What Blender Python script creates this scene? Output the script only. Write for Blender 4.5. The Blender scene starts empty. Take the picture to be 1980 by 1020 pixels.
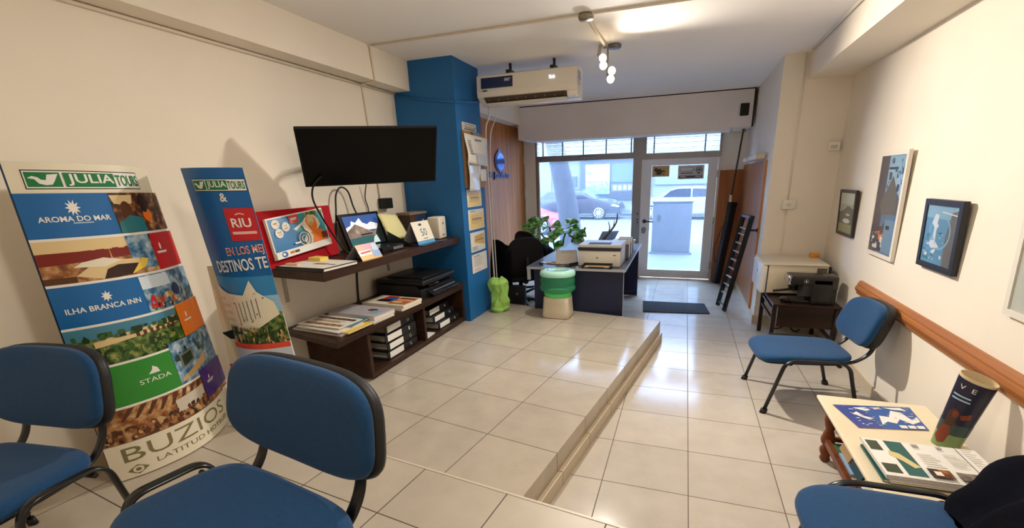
import bpy, bmesh, math, random
from mathutils.geometry import tessellate_polygon
from mathutils import Vector, Matrix, Euler, noise

# ------------------------------------------------------------------ camera, sky, lights, exposure
scn = bpy.context.scene
COL = scn.collection
PI = math.pi
cam_data = bpy.data.cameras.new('camera')
cam_data.sensor_fit = 'HORIZONTAL'
cam_data.sensor_width = 36.0
cam_data.lens = 36.0 * 844.468 / 1980.0
cam_data.shift_x = -49.76 / 1980.0
cam_data.shift_y = 96.34 / 1980.0
cam_data.clip_start = 0.02
cam = bpy.data.objects.new('camera', cam_data)
COL.objects.link(cam)
_r = Vector((0.9504, 0.3098, -0.0268)); _d = Vector((0.0653, -0.2831, -0.9569)); _f = Vector((-0.3040, 0.9077, -0.2892))
cam.matrix_world = Matrix(((_r.x, -_d.x, -_f.x, 0), (_r.y, -_d.y, -_f.y, 0), (_r.z, -_d.z, -_f.z, 1.70), (0, 0, 0, 1)))
scn.camera = cam

world = bpy.data.worlds.new('sky'); scn.world = world
world.use_nodes = True
_n = world.node_tree.nodes; _n.clear()
_o = _n.new('ShaderNodeOutputWorld'); _b = _n.new('ShaderNodeBackground')
_b.inputs['Color'].default_value = (0.86, 0.93, 1.0, 1); _b.inputs['Strength'].default_value = 17.0
world.node_tree.links.new(_b.outputs[0], _o.inputs[0])

scn.view_settings.view_transform = 'Standard'
scn.view_settings.look = 'None'
scn.view_settings.gamma = 1.0
scn.view_settings.use_curve_mapping = False
scn.view_settings.exposure = 0.62
scn.cycles.max_bounces = 10
scn.cycles.diffuse_bounces = 6
scn.cycles.glossy_bounces = 4
scn.cycles.transmission_bounces = 8
scn.cycles.transparent_max_bounces = 12
scn.cycles.sample_clamp_indirect = 6.0

def lamp(name, kind, loc, energy, color, size=0.1, aim=None, spot=None, blend=0.6):
    l = bpy.data.lights.new(name, kind)
    l.energy = energy; l.color = color
    if kind == 'AREA':
        l.shape = 'DISK'; l.size = size
    else:
        l.shadow_soft_size = size
    if spot:
        l.spot_size = math.radians(spot); l.spot_blend = blend
    o = bpy.data.objects.new(name, l); COL.objects.link(o); o.location = loc
    if aim is not None:
        o.rotation_euler = (Vector(aim) - Vector(loc)).to_track_quat('-Z', 'Y').to_euler()
    return o

WARM = (1.0, 0.90, 0.77)
# waiting area ceiling light, plus an added weak fill behind the camera
lamp('waiting_ceiling_light', 'AREA', (-0.45, 1.15, 2.84), 15, (1.0, 0.92, 0.80), 0.35, aim=(-0.45, 1.15, 0))
lamp('rear_fill_light', 'AREA', (-0.6, -1.0, 2.82), 6, (1.0, 0.94, 0.85), 2.4, aim=(-0.6, 0.4, 0))
# the four halogen bulbs of the ceiling track
SPOT = Vector((-0.77, 4.46, 2.87))
lamp('halogen_bulb_light', 'SPOT', (-0.80, 4.32, 2.735), 172, WARM, 0.03, aim=(1.5, 2.7, 1.35), spot=108, blend=1.0)
lamp('halogen_bulb_light', 'SPOT', (-0.82, 4.30, 2.665), 34, WARM, 0.03, aim=(-2.88, 2.4, 0.9), spot=108, blend=1.0)
lamp('halogen_bulb_light', 'SPOT', (-0.68, 4.32, 2.61), 110, (1.0, 0.93, 0.84), 0.03, aim=(-0.6, 1.9, 0), spot=150, blend=0.9)
lamp('halogen_bulb_light', 'SPOT', (-0.70, 4.30, 2.55), 7, WARM, 0.03, aim=(1.0, 2.2, 2.7), spot=100, blend=0.9)

# ------------------------------------------------------------------ materials
def lin(c):
    out = []
    for v in c[:3]:
        v = v / 255.0
        out.append(v / 12.92 if v <= 0.04045 else ((v + 0.055) / 1.055) ** 2.4)
    return (*out, 1.0)

MATS = {}
def mat(name, color, rough=0.5, metal=0.0, var=0.0, scale=8.0, bump=0.0, bscale=60.0, coat=0.0, spec=0.5,
        emit=0.0, trans=0.0, ior=1.45, ramp=None, stretch=(1, 1, 1), alpha=1.0, sheen=0.0, detail=4.0):
    """procedural principled material: noise-varied colour and noise bump"""
    if name in MATS: return MATS[name]
    m = bpy.data.materials.new(name); m.use_nodes = True
    nt = m.node_tree; N = nt.nodes; L = nt.links
    p = N['Principled BSDF']
    p.inputs['Roughness'].default_value = rough
    p.inputs['Metallic'].default_value = metal
    p.inputs['Specular IOR Level'].default_value = spec
    p.inputs['Coat Weight'].default_value = coat
    p.inputs['Coat Roughness'].default_value = 0.08
    p.inputs['Transmission Weight'].default_value = trans
    p.inputs['IOR'].default_value = ior
    p.inputs['Alpha'].default_value = alpha
    if sheen: p.inputs['Sheen Weight'].default_value = sheen
    c = lin(color)
    p.inputs['Base Color'].default_value = c
    if var or bump or ramp:
        tc = N.new('ShaderNodeTexCoord'); mp = N.new('ShaderNodeMapping')
        mp.inputs['Scale'].default_value = stretch
        L.new(tc.outputs['Object'], mp.inputs['Vector'])
    if var or ramp:
        no = N.new('ShaderNodeTexNoise'); no.inputs['Scale'].default_value = scale; no.inputs['Detail'].default_value = detail
        L.new(mp.outputs[0], no.inputs['Vector'])
        cr = N.new('ShaderNodeValToRGB'); L.new(no.outputs['Fac'], cr.inputs['Fac'])
        if ramp:
            els = cr.color_ramp.elements
            cr.color_ramp.interpolation = 'LINEAR'
            while len(els) < len(ramp): els.new(0.5)
            for e, (pos, col) in zip(els, ramp):
                e.position = pos; e.color = lin(col)
        else:
            cr.color_ramp.elements[0].position = 0.3; cr.color_ramp.elements[1].position = 0.7
            cr.color_ramp.elements[0].color = tuple(x * (1 - var) for x in c[:3]) + (1,)
            cr.color_ramp.elements[1].color = tuple(min(1, x * (1 + var)) for x in c[:3]) + (1,)
        L.new(cr.outputs[0], p.inputs['Base Color'])
    if bump:
        nb = N.new('ShaderNodeTexNoise'); nb.inputs['Scale'].default_value = bscale; nb.inputs['Detail'].default_value = 3
        L.new(mp.outputs[0], nb.inputs['Vector'])
        bp = N.new('ShaderNodeBump'); bp.inputs['Strength'].default_value = bump; bp.inputs['Distance'].default_value = 0.01
        L.new(nb.outputs['Fac'], bp.inputs['Height']); L.new(bp.outputs[0], p.inputs['Normal'])
    if emit:
        p.inputs['Emission Color'].default_value = c; p.inputs['Emission Strength'].default_value = emit
    MATS[name] = m
    return m

def tile_mat(name, tile, grout, w, h, off, rough=0.22, gw=0.006):
    m = bpy.data.materials.new(name); m.use_nodes = True
    nt = m.node_tree; N = nt.nodes; L = nt.links; p = N['Principled BSDF']
    tc = N.new('ShaderNodeTexCoord'); mp = N.new('ShaderNodeMapping')
    mp.inputs['Location'].default_value = (off[0], off[1], 0)
    L.new(tc.outputs['Object'], mp.inputs['Vector'])
    br = N.new('ShaderNodeTexBrick'); br.offset = 0; br.squash = 1; br.offset_frequency = 1; br.squash_frequency = 1
    br.inputs['Scale'].default_value = 1; br.inputs['Brick Width'].default_value = w; br.inputs['Row Height'].default_value = h
    br.inputs['Mortar Size'].default_value = gw / 2; br.inputs['Mortar Smooth'].default_value = 0.15; br.inputs['Bias'].default_value = 0
    t = lin(tile)
    br.inputs['Color1'].default_value = tuple(x * 0.96 for x in t[:3]) + (1,); br.inputs['Color2'].default_value = tuple(min(1, x * 1.04) for x in t[:3]) + (1,)
    br.inputs['Mortar'].default_value = lin(grout)
    L.new(mp.outputs[0], br.inputs['Vector'])
    no = N.new('ShaderNodeTexNoise'); no.inputs['Scale'].default_value = 4.5; no.inputs['Detail'].default_value = 6; no.inputs['Roughness'].default_value = 0.6
    L.new(tc.outputs['Object'], no.inputs['Vector'])
    cr = N.new('ShaderNodeValToRGB'); cr.color_ramp.elements[0].position = 0.3; cr.color_ramp.elements[1].position = 0.7
    cr.color_ramp.elements[0].color = (0.86, 0.85, 0.84, 1); cr.color_ramp.elements[1].color = (1.0, 1.0, 1.0, 1)
    L.new(no.outputs['Fac'], cr.inputs['Fac'])
    mx = N.new('ShaderNodeMix'); mx.data_type = 'RGBA'; mx.blend_type = 'MULTIPLY'; mx.inputs['Factor'].default_value = 1
    L.new(br.outputs['Color'], mx.inputs['A']); L.new(cr.outputs[0], mx.inputs['B'])
    L.new(mx.outputs['Result'], p.inputs['Base Color'])
    ro = N.new('ShaderNodeMapRange'); ro.inputs['To Min'].default_value = rough; ro.inputs['To Max'].default_value = 0.8
    L.new(br.outputs['Fac'], ro.inputs['Value']); L.new(ro.outputs[0], p.inputs['Roughness'])
    inv = N.new('ShaderNodeMath'); inv.operation = 'SUBTRACT'; inv.inputs[0].default_value = 1; L.new(br.outputs['Fac'], inv.inputs[1])
    bp = N.new('ShaderNodeBump'); bp.inputs['Strength'].default_value = 0.35; bp.inputs['Distance'].default_value = 0.003
    L.new(inv.outputs[0], bp.inputs['Height']); L.new(bp.outputs[0], p.inputs['Normal'])
    p.inputs['Specular IOR Level'].default_value = 0.5
    MATS[name] = m
    return m

def wood_mat(name, c1, c2, axis='Z', scale=6.0, rough=0.4, planks=0.0):
    """streaky wood grain running along the axis, optional board joints every `planks` metres"""
    if name in MATS: return MATS[name]
    m = bpy.data.materials.new(name); m.use_nodes = True
    nt = m.node_tree; N = nt.nodes; L = nt.links; p = N['Principled BSDF']
    tc = N.new('ShaderNodeTexCoord'); mp = N.new('ShaderNodeMapping')
    s = {'X': (0.6, 14, 14), 'Y': (14, 0.6, 14), 'Z': (14, 14, 0.6)}[axis]
    mp.inputs['Scale'].default_value = s
    L.new(tc.outputs['Object'], mp.inputs['Vector'])
    no = N.new('ShaderNodeTexNoise'); no.inputs['Scale'].default_value = scale / 6.0; no.inputs['Detail'].default_value = 8; no.inputs['Distortion'].default_value = 0.4
    L.new(mp.outputs[0], no.inputs['Vector'])
    cr = N.new('ShaderNodeValToRGB'); cr.color_ramp.elements[0].position = 0.3; cr.color_ramp.elements[1].position = 0.72
    cr.color_ramp.elements[0].color = lin(c1); cr.color_ramp.elements[1].color = lin(c2)
    L.new(no.outputs['Fac'], cr.inputs['Fac'])
    last = cr.outputs[0]
    if planks:
        wv = N.new('ShaderNodeTexWave'); wv.wave_type = 'BANDS'; wv.bands_direction = 'Y'; wv.wave_profile = 'SAW'
        wv.inputs['Scale'].default_value = (2 * PI / planks) / 20.0; wv.inputs['Distortion'].default_value = 0
        L.new(tc.outputs['Object'], wv.inputs['Vector'])
        c2n = N.new('ShaderNodeValToRGB'); c2n.color_ramp.elements[0].position = 0.0; c2n.color_ramp.elements[1].position = 0.08
        c2n.color_ramp.elements[0].color = (0.62, 0.55, 0.5, 1); c2n.color_ramp.elements[1].color = (1, 1, 1, 1)
        L.new(wv.outputs['Fac'], c2n.inputs['Fac'])
        mx = N.new('ShaderNodeMix'); mx.data_type = 'RGBA'; mx.blend_type = 'MULTIPLY'; mx.inputs['Factor'].default_value = 1
        L.new(last, mx.inputs['A']); L.new(c2n.outputs[0], mx.inputs['B']); last = mx.outputs['Result']
    L.new(last, p.inputs['Base Color'])
    p.inputs['Roughness'].default_value = rough; p.inputs['Specular IOR Level'].default_value = 0.22
    MATS[name] = m
    return m

def glass_mat(name, haze=0.2, tint=(212, 229, 250)):
    """window pane: clear glass with a translucent veil mixed in to imitate daylight haze"""
    m = bpy.data.materials.new(name); m.use_nodes = True
    nt = m.node_tree; N = nt.nodes; L = nt.links
    N.remove(N['Principled BSDF']); out = N['Material Output']
    tr = N.new('ShaderNodeBsdfTransparent'); tr.inputs['Color'].default_value = lin(tint)
    tl = N.new('ShaderNodeBsdfTranslucent'); tl.inputs['Color'].default_value = lin((205, 222, 255))
    gl = N.new('ShaderNodeBsdfGlossy'); gl.inputs['Roughness'].default_value = 0.03
    m1 = N.new('ShaderNodeMixShader'); m1.inputs[0].default_value = haze
    L.new(tr.outputs[0], m1.inputs[1]); L.new(tl.outputs[0], m1.inputs[2])
    fr = N.new('ShaderNodeFresnel'); fr.inputs['IOR'].default_value = 1.25
    m2 = N.new('ShaderNodeMixShader'); L.new(fr.outputs[0], m2.inputs[0]); L.new(m1.outputs[0], m2.inputs[1]); L.new(gl.outputs[0], m2.inputs[2])
    L.new(m2.outputs[0], out.inputs['Surface'])
    MATS[name] = m
    return m

# ------------------------------------------------------------------ mesh building
def rotm(rx=0, ry=0, rz=0): return Euler((rx, ry, rz)).to_matrix().to_4x4()

class M:
    """collects shapes and links them as ONE mesh object"""
    def __init__(s): s.bm = bmesh.new(); s.smooth = False
    def _add(s, src, mi=0, mtx=None, smooth=False):
        vm = {}
        for v in src.verts: vm[v] = s.bm.verts.new(mtx @ v.co if mtx is not None else v.co)
        for f in src.faces:
            try:
                nf = s.bm.faces.new([vm[v] for v in f.verts]); nf.material_index = mi; nf.smooth = smooth or f.smooth
            except ValueError: pass
        src.free(); return s
    def obox(s, center, size, rot=None, bev=0.0, seg=2, mi=0):
        b = bmesh.new(); bmesh.ops.create_cube(b, size=1)
        for v in b.verts: v.co = Vector((v.co.x * size[0], v.co.y * size[1], v.co.z * size[2]))
        if bev > 0:
            bmesh.ops.bevel(b, geom=list(b.edges), offset=min(bev, 0.49 * min(size)), segments=seg, affect='EDGES', profile=0.5)
            if seg > 1:
                for f in b.faces: f.smooth = True
        mt = Matrix.Translation(center) @ (rot if rot is not None else Matrix())
        return s._add(b, mi, mt)
    def box(s, x0, x1, y0, y1, z0, z1, bev=0.0, seg=1, mi=0):
        return s.obox(((x0 + x1) / 2, (y0 + y1) / 2, (z0 + z1) / 2), (abs(x1 - x0), abs(y1 - y0), abs(z1 - z0)), None, bev, seg, mi)
    def cyl(s, p0, p1, r0, r1=None, n=20, mi=0, caps=True, smooth=True):
        p0 = Vector(p0); p1 = Vector(p1); r1 = r0 if r1 is None else r1
        d = p1 - p0
        q = d.to_track_quat('Z', 'Y').to_matrix()
        A = []; B = []
        for i in range(n):
            a = 2 * PI * i / n; o = Vector((math.cos(a), math.sin(a), 0))
            A.append(s.bm.verts.new(p0 + q @ (o * r0))); B.append(s.bm.verts.new(p1 + q @ (o * r1)))
        for i in range(n):
            f = s.bm.faces.new((A[i], A[(i + 1) % n], B[(i + 1) % n], B[i])); f.smooth = smooth; f.material_index = mi
        if caps:
            f = s.bm.faces.new(A[::-1]); f.material_index = mi
            f = s.bm.faces.new(B); f.material_index = mi
        return s
    def lathe(s, prof, center=(0, 0, 0), n=32, sx=1.0, sy=1.0, mi=0, rot=None, close=True):
        c = Vector(center); rings = []
        for r, z in prof:
            ring = []
            for i in range(n):
                a = 2 * PI * i / n
                p = Vector((math.cos(a) * r * sx, math.sin(a) * r * sy, z))
                ring.append(s.bm.verts.new(c + (rot @ p if rot is not None else p)))
            rings.append(ring)
        for a, b in zip(rings, rings[1:]):
            for i in range(n):
                f = s.bm.faces.new((a[i], a[(i + 1) % n], b[(i + 1) % n], b[i])); f.smooth = True; f.material_index = mi
        if close:
            for ring, rev in ((rings[0], True), (rings[-1], False)):
                try:
                    f = s.bm.faces.new(ring[::-1] if rev else ring); f.material_index = mi
                except ValueError: pass
        return s
    def tube(s, pts, r, n=10, closed=False, mi=0, res=6, straight=False, ry=None, caps=True):
        pts = [Vector(p) for p in pts]
        if not straight and len(pts) > 2: pts = catmull(pts, res, closed)
        frames = []; N = len(pts); up = None
        for i, p in enumerate(pts):
            if closed: t = pts[(i + 1) % N] - pts[i - 1]
            else: t = pts[min(i + 1, N - 1)] - pts[max(i - 1, 0)]
            t = t.normalized() if t.length > 1e-9 else Vector((0, 0, 1))
            if up is None:
                up = Vector((0, 0, 1)) if abs(t.z) < 0.95 else Vector((0, 1, 0))
            x = up.cross(t); x = x.normalized() if x.length > 1e-6 else t.orthogonal().normalized()
            up = t.cross(x).normalized()
            frames.append((p, x, up.copy()))
        rb = r if ry is None else ry
        rings = []
        for k, (p, x, y) in enumerate(frames):
            rr = r(k / max(1, N - 1)) if callable(r) else r
            r2 = rr if (ry is None or callable(r)) else rb
            rings.append([s.bm.verts.new(p + x * math.cos(2 * PI * i / n) * rr + y * math.sin(2 * PI * i / n) * r2) for i in range(n)])
        pairs = list(zip(rings, rings[1:])) + ([(rings[-1], rings[0])] if closed else [])
        for a, b in pairs:
            for i in range(n):
                f = s.bm.faces.new((a[i], a[(i + 1) % n], b[(i + 1) % n], b[i])); f.smooth = True; f.material_index = mi
        if caps and not closed:
            f = s.bm.faces.new(rings[0][::-1]); f.material_index = mi
            f = s.bm.faces.new(rings[-1]); f.material_index = mi
        return s
    def prism(s, poly, vec, mi=0):
        """closed solid: polygon of 3D points pushed along vec"""
        vec = Vector(vec); A = [s.bm.verts.new(Vector(p)) for p in poly]; B = [s.bm.verts.new(Vector(p) + vec) for p in poly]
        n = len(A)
        fs = [s.bm.faces.new(A[::-1]), s.bm.faces.new(B)] + [s.bm.faces.new((A[i], A[(i + 1) % n], B[(i + 1) % n], B[i])) for i in range(n)]
        for f in fs: f.material_index = mi
        return s
    def poly(s, pts, mi=0):
        f = s.bm.faces.new([s.bm.verts.new(Vector(p)) for p in pts]); f.material_index = mi; return s
    def grid(s, fn, nu, nv, mi=0, smooth=True, wrapu=False):
        V = [[s.bm.verts.new(Vector(fn(i / nu, j / nv))) for j in range(nv + 1)] for i in range(nu if wrapu else nu + 1)]
        L_ = len(V)
        for i in range(nu):
            for j in range(nv):
                f = s.bm.faces.new((V[i][j], V[(i + 1) % L_][j], V[(i + 1) % L_][j + 1], V[i][j + 1])); f.smooth = smooth; f.material_index = mi
        return s
    def sheet(s, fn, nu, nv, th, mi=0, smooth=True):
        """thin sheet with two faces and closed edges; fn(u,v)->point, thickness along its normal"""
        def nrm(u, v):
            e = 1e-3
            a = Vector(fn(min(u + e, 1), v)) - Vector(fn(max(u - e, 0), v)); b = Vector(fn(u, min(v + e, 1))) - Vector(fn(u, max(v - e, 0)))
            c = a.cross(b); return c.normalized() if c.length > 1e-12 else Vector((0, 0, 1))
        F = [[s.bm.verts.new(Vector(fn(i / nu, j / nv))) for j in range(nv + 1)] for i in range(nu + 1)]
        B = [[s.bm.verts.new(Vector(fn(i / nu, j / nv)) - nrm(i / nu, j / nv) * th) for j in range(nv + 1)] for i in range(nu + 1)]
        def q(a, b, c, d):
            f = s.bm.faces.new((a, b, c, d)); f.smooth = smooth; f.material_index = mi
        for i in range(nu):
            for j in range(nv):
                q(F[i][j], F[i + 1][j], F[i + 1][j + 1], F[i][j + 1]); q(B[i][j], B[i][j + 1], B[i + 1][j + 1], B[i + 1][j])
        for i in range(nu):
            q(F[i][0], B[i][0], B[i + 1][0], F[i + 1][0]); q(F[i][nv], F[i + 1][nv], B[i + 1][nv], B[i][nv])
        for j in range(nv):
            q(F[0][j], F[0][j + 1], B[0][j + 1], B[0][j]); q(F[nu][j], B[nu][j], B[nu][j + 1], F[nu][j + 1])
        return s
    def ell(s, c, rad, rot=None, mi=0, n=20, m=12):
        c = Vector(c)
        b = bmesh.new(); bmesh.ops.create_uvsphere(b, u_segments=n, v_segments=m, radius=1)
        for v in b.verts: v.co = Vector((v.co.x * rad[0], v.co.y * rad[1], v.co.z * rad[2]))
        for f in b.faces: f.smooth = True
        return s._add(b, mi, Matrix.Translation(c) @ (rot if rot is not None else Matrix()))
    def xform(s, mtx):
        bmesh.ops.transform(s.bm, matrix=mtx, verts=s.bm.verts); return s
    def build(s, name, mats, parent=None, loc=None, recalc=True):
        if recalc: bmesh.ops.recalc_face_normals(s.bm, faces=s.bm.faces)
        if not isinstance(mats, (list, tuple)): mats = [mats]
        off = Vector((0, 0, 0))
        if parent is not None:
            p = parent
            while p is not None: off += Vector(p.location); p = p.parent
        elif loc is not None: off = Vector(loc)
        elif s.bm.verts:
            xs = [v.co for v in s.bm.verts]
            off = Vector((sum(min(f(v) for v in xs) + max(f(v) for v in xs) for f in (lambda v: v.x,)) / 2,
                          (min(v.y for v in xs) + max(v.y for v in xs)) / 2, min(v.z for v in xs)))
        if off.length > 0: bmesh.ops.translate(s.bm, vec=-off, verts=s.bm.verts)
        me = bpy.data.meshes.new(name); s.bm.to_mesh(me); s.bm.free()
        for m in mats: me.materials.append(m)
        o = bpy.data.objects.new(name, me); COL.objects.link(o)
        if parent is not None: o.parent = parent
        else: o.location = off
        return o

def catmull(p, res=6, closed=False):
    out = []; n = len(p)
    rng = range(n) if closed else range(n - 1)
    for i in rng:
        if closed: a, b, c, d = p[i - 1], p[i], p[(i + 1) % n], p[(i + 2) % n]
        else: a, b, c, d = p[max(i - 1, 0)], p[i], p[i + 1], p[min(i + 2, n - 1)]
        for k in range(res):
            t = k / res
            out.append(0.5 * ((2 * b) + (c - a) * t + (2 * a - 5 * b + 4 * c - d) * t * t + (3 * b - a - 3 * c + d) * t ** 3))
    if not closed: out.append(p[-1].copy())
    return out

def fillet(pts, r, k=5):
    """polyline with rounded corners"""
    pts = [Vector(p) for p in pts]; out = [pts[0]]
    for a, b, c in zip(pts, pts[1:], pts[2:]):
        u = (a - b); v = (c - b); d = min(r, u.length * 0.45, v.length * 0.45)
        A = b + u.normalized() * d; B = b + v.normalized() * d
        for i in range(k + 1):
            t = i / k; out.append(A * (1 - t) ** 2 + b * 2 * t * (1 - t) + B * t * t)
    out.append(pts[-1]); return out

_text_cache = {}
def text_geo(body, bold=False, italic=False):
    """unit-height flat letters: (verts2d, faces, width, height)"""
    key = (body, bold, italic)
    if key in _text_cache: return _text_cache[key]
    cu = bpy.data.curves.new('lettering', 'FONT'); cu.body = body; cu.size = 1.0; cu.resolution_u = 3
    if bold: cu.offset = 0.018
    if italic: cu.shear = 0.25
    ob = bpy.data.objects.new('lettering', cu); COL.objects.link(ob)
    dg = bpy.context.evaluated_depsgraph_get(); me = bpy.data.meshes.new_from_object(ob.evaluated_get(dg))
    vs = [(v.co.x, v.co.y) for v in me.vertices]; fs = [tuple(p.vertices) for p in me.polygons]
    bpy.data.objects.remove(ob); bpy.data.curves.remove(cu); bpy.data.meshes.remove(me)
    if not vs: return ([], [], 1, 1)
    x0 = min(v[0] for v in vs); x1 = max(v[0] for v in vs); y0 = min(v[1] for v in vs); y1 = max(v[1] for v in vs)
    w = max(x1 - x0, 1e-6); h = max(y1 - y0, 1e-6)
    r = ([((x - x0) / w, (y - y0) / h) for x, y in vs], fs, w, h)
    _text_cache[key] = r; return r

class Art:
    """flat printed shapes laid on a surface; fn(u, v, off) -> point, u right, v up, off = lift off the paper"""
    def __init__(s, fn, m=None, step=None, lift=0.0006):
        s.fn = fn; s.m = m or M(); s.mats = []; s.k = 0; s.step = step; s.lift = lift
    def mi(s, mt):
        if mt not in s.mats: s.mats.append(mt)
        return s.mats.index(mt)
    def _lay(s): s.k += 1; return s.k * s.lift
    def rect(s, u0, v0, u1, v1, mt, off=None, nu=None, nv=None):
        o = s._lay() if off is None else off; i = s.mi(mt)
        n = nu or (max(1, int(math.ceil(abs(u1 - u0) / s.step))) if s.step else 1); k = nv or (max(1, int(abs(v1 - v0) / s.step)) if s.step else 1)
        s.m.grid(lambda a, b: s.fn(u0 + (u1 - u0) * a, v0 + (v1 - v0) * b, o), n, k, i, smooth=bool(s.step)); return s
    def quad(s, a, b, c, d, mt, n=None):
        o = s._lay(); i = s.mi(mt); k = n or (6 if s.step else 1)
        def f(p, q):
            x = (a[0] * (1 - p) + b[0] * p) * (1 - q) + (d[0] * (1 - p) + c[0] * p) * q
            y = (a[1] * (1 - p) + b[1] * p) * (1 - q) + (d[1] * (1 - p) + c[1] * p) * q
            return s.fn(x, y, o)
        s.m.grid(f, k, k, i, smooth=bool(s.step)); return s
    def poly(s, pts, mt):
        o = s._lay(); i = s.mi(mt)
        for t in tessellate_polygon([[Vector((p[0] * 100, p[1] * 100, 0)) for p in pts]]):
            s._tri([tuple(pts[k][:2]) for k in t], o, i)
        return s
    def _tri(s, t, o, i, d=0):
        """one triangle, cut finer where the surface is curved"""
        if s.step and d < 6:
            L_ = [math.hypot(t[k][0] - t[(k + 1) % 3][0], t[k][1] - t[(k + 1) % 3][1]) for k in range(3)]
            k = L_.index(max(L_))
            if L_[k] > s.step:
                a, b, c = t[k], t[(k + 1) % 3], t[(k + 2) % 3]; m = ((a[0] + b[0]) / 2, (a[1] + b[1]) / 2)
                s._tri([a, m, c], o, i, d + 1); s._tri([m, b, c], o, i, d + 1); return
        s.m.poly([s.fn(p[0], p[1], o) for p in t], i)
    def ellipse(s, u, v, ru, rv, mt, n=20, a0=0, a1=2 * PI):
        return s.poly([(u + ru * math.cos(a0 + (a1 - a0) * k / n), v + rv * math.sin(a0 + (a1 - a0) * k / n)) for k in range(n if a1 - a0 > 6.2 else n + 1)], mt)
    def ring(s, u, v, ru, rv, w, mt, n=24):
        o = s._lay(); i = s.mi(mt)
        s.m.grid(lambda a, b: s.fn(u + (ru - w * b) * math.cos(2 * PI * a), v + (rv - w * b) * math.sin(2 * PI * a), o), n, 1, i); return s
    def line(s, pts, w, mt):
        for (a, b), (c, d) in zip(pts, pts[1:]):
            L_ = math.hypot(c - a, d - b) or 1e-6; nx, ny = -(d - b) / L_ * w / 2, (c - a) / L_ * w / 2
            s.quad((a - nx, b - ny), (c - nx, d - ny), (c + nx, d + ny), (a + nx, b + ny), mt, 1)
        return s
    def text(s, body, u0, v0, u1, v1, mt, bold=False, italic=False, slope=0.0):
        o = s._lay(); i = s.mi(mt); vs, fs, w, h = text_geo(body, bold, italic)
        if s.step:
            P = [(u0 + (u1 - u0) * x, v0 + (v1 - v0) * y + slope * x) for x, y in vs]
            for f in fs:
                for k in range(1, len(f) - 1): s._tri([P[f[0]], P[f[k]], P[f[k + 1]]], o, i)
            return s
        V = [s.m.bm.verts.new(Vector(s.fn(u0 + (u1 - u0) * x, v0 + (v1 - v0) * y + slope * x, o))) for x, y in vs]
        for f in fs:
            try:
                g = s.m.bm.faces.new([V[k] for k in f]); g.material_index = i
            except ValueError: pass
        return s
    def lines(s, u0, v0, u1, v1, n, mt, fill=0.5, seed=0, ragged=0.4):
        """small print too fine to read: rows of short strokes"""
        rnd = random.Random(seed); h = (v1 - v0) / n
        for k in range(n):
            s.rect(u0, v1 - k * h - h * fill, u0 + (u1 - u0) * (1 - ragged * rnd.random()), v1 - k * h, mt, nu=None if s.step else 1, nv=None if s.step else 1)
        return s
    def speckle(s, u0, v0, u1, v1, mts, n, r, seed=0):
        """many small irregular dabs of a photograph"""
        rnd = random.Random(seed); o = s._lay()
        for k in range(n):
            u = rnd.uniform(u0, u1); v = rnd.uniform(v0, v1); a = r * rnd.uniform(0.4, 1.2); b = a * rnd.uniform(0.3, 0.9)
            q = rnd.randint(4, 7); ph = rnd.random() * 6
            pts = [(min(u1, max(u0, u + a * math.cos(ph + 2 * PI * j / q) * rnd.uniform(.6, 1.1))), min(v1, max(v0, v + b * math.sin(ph + 2 * PI * j / q) * rnd.uniform(.6, 1.1)))) for j in range(q)]
            s.m.poly([s.fn(p[0], p[1], o + k * 3e-6) for p in pts], s.mi(rnd.choice(mts)))
        return s
    def build(s, name, parent=None, **kw): return s.m.build(name, s.mats, parent, recalc=False, **kw)

def plane_fn(o, eu, ev):
    """art mapping on a flat rectangle: o lower-left corner, eu/ev full edge vectors"""
    o = Vector(o); eu = Vector(eu); ev = Vector(ev); n = eu.cross(ev).normalized()
    return lambda u, v, off=0.0: o + eu * u + ev * v + n * off

def slab(m, o, eu, ev, th, mi=0):
    """solid board whose FRONT face is the rectangle o, eu, ev"""
    o = Vector(o); eu = Vector(eu); ev = Vector(ev); n = eu.cross(ev).normalized()
    m.prism([o, o + eu, o + eu + ev, o + ev], -n * th, mi); return m

# ------------------------------------------------------------------ naming
def tag(o, label, cat, group=None, kind=None):
    o['label'] = label; o['category'] = cat
    if group: o['group'] = group
    if kind: o['kind'] = kind
    return o
def thing(name, label, cat, loc=(0, 0, 0), group=None):
    o = bpy.data.objects.new(name, None); COL.objects.link(o); o.location = loc; o.empty_display_size = 0.1
    return tag(o, label, cat, group)
def struct(name, m, mats, label=None):
    o = m.build(name, mats, loc=(0, 0, 0)) if not isinstance(m, bpy.types.Object) else m
    o['kind'] = 'structure'
    o['label'] = label or name.replace('_', ' '); o['category'] = name.split('_')[0]
    return o
def sub(o, label): o['label'] = label; return o
def copy_tree(o, parent=None):
    c = o.copy(); COL.objects.link(c); c.parent = parent
    for ch in [x for x in bpy.data.objects if x.parent == o]: copy_tree(ch, c)
    return c

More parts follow.
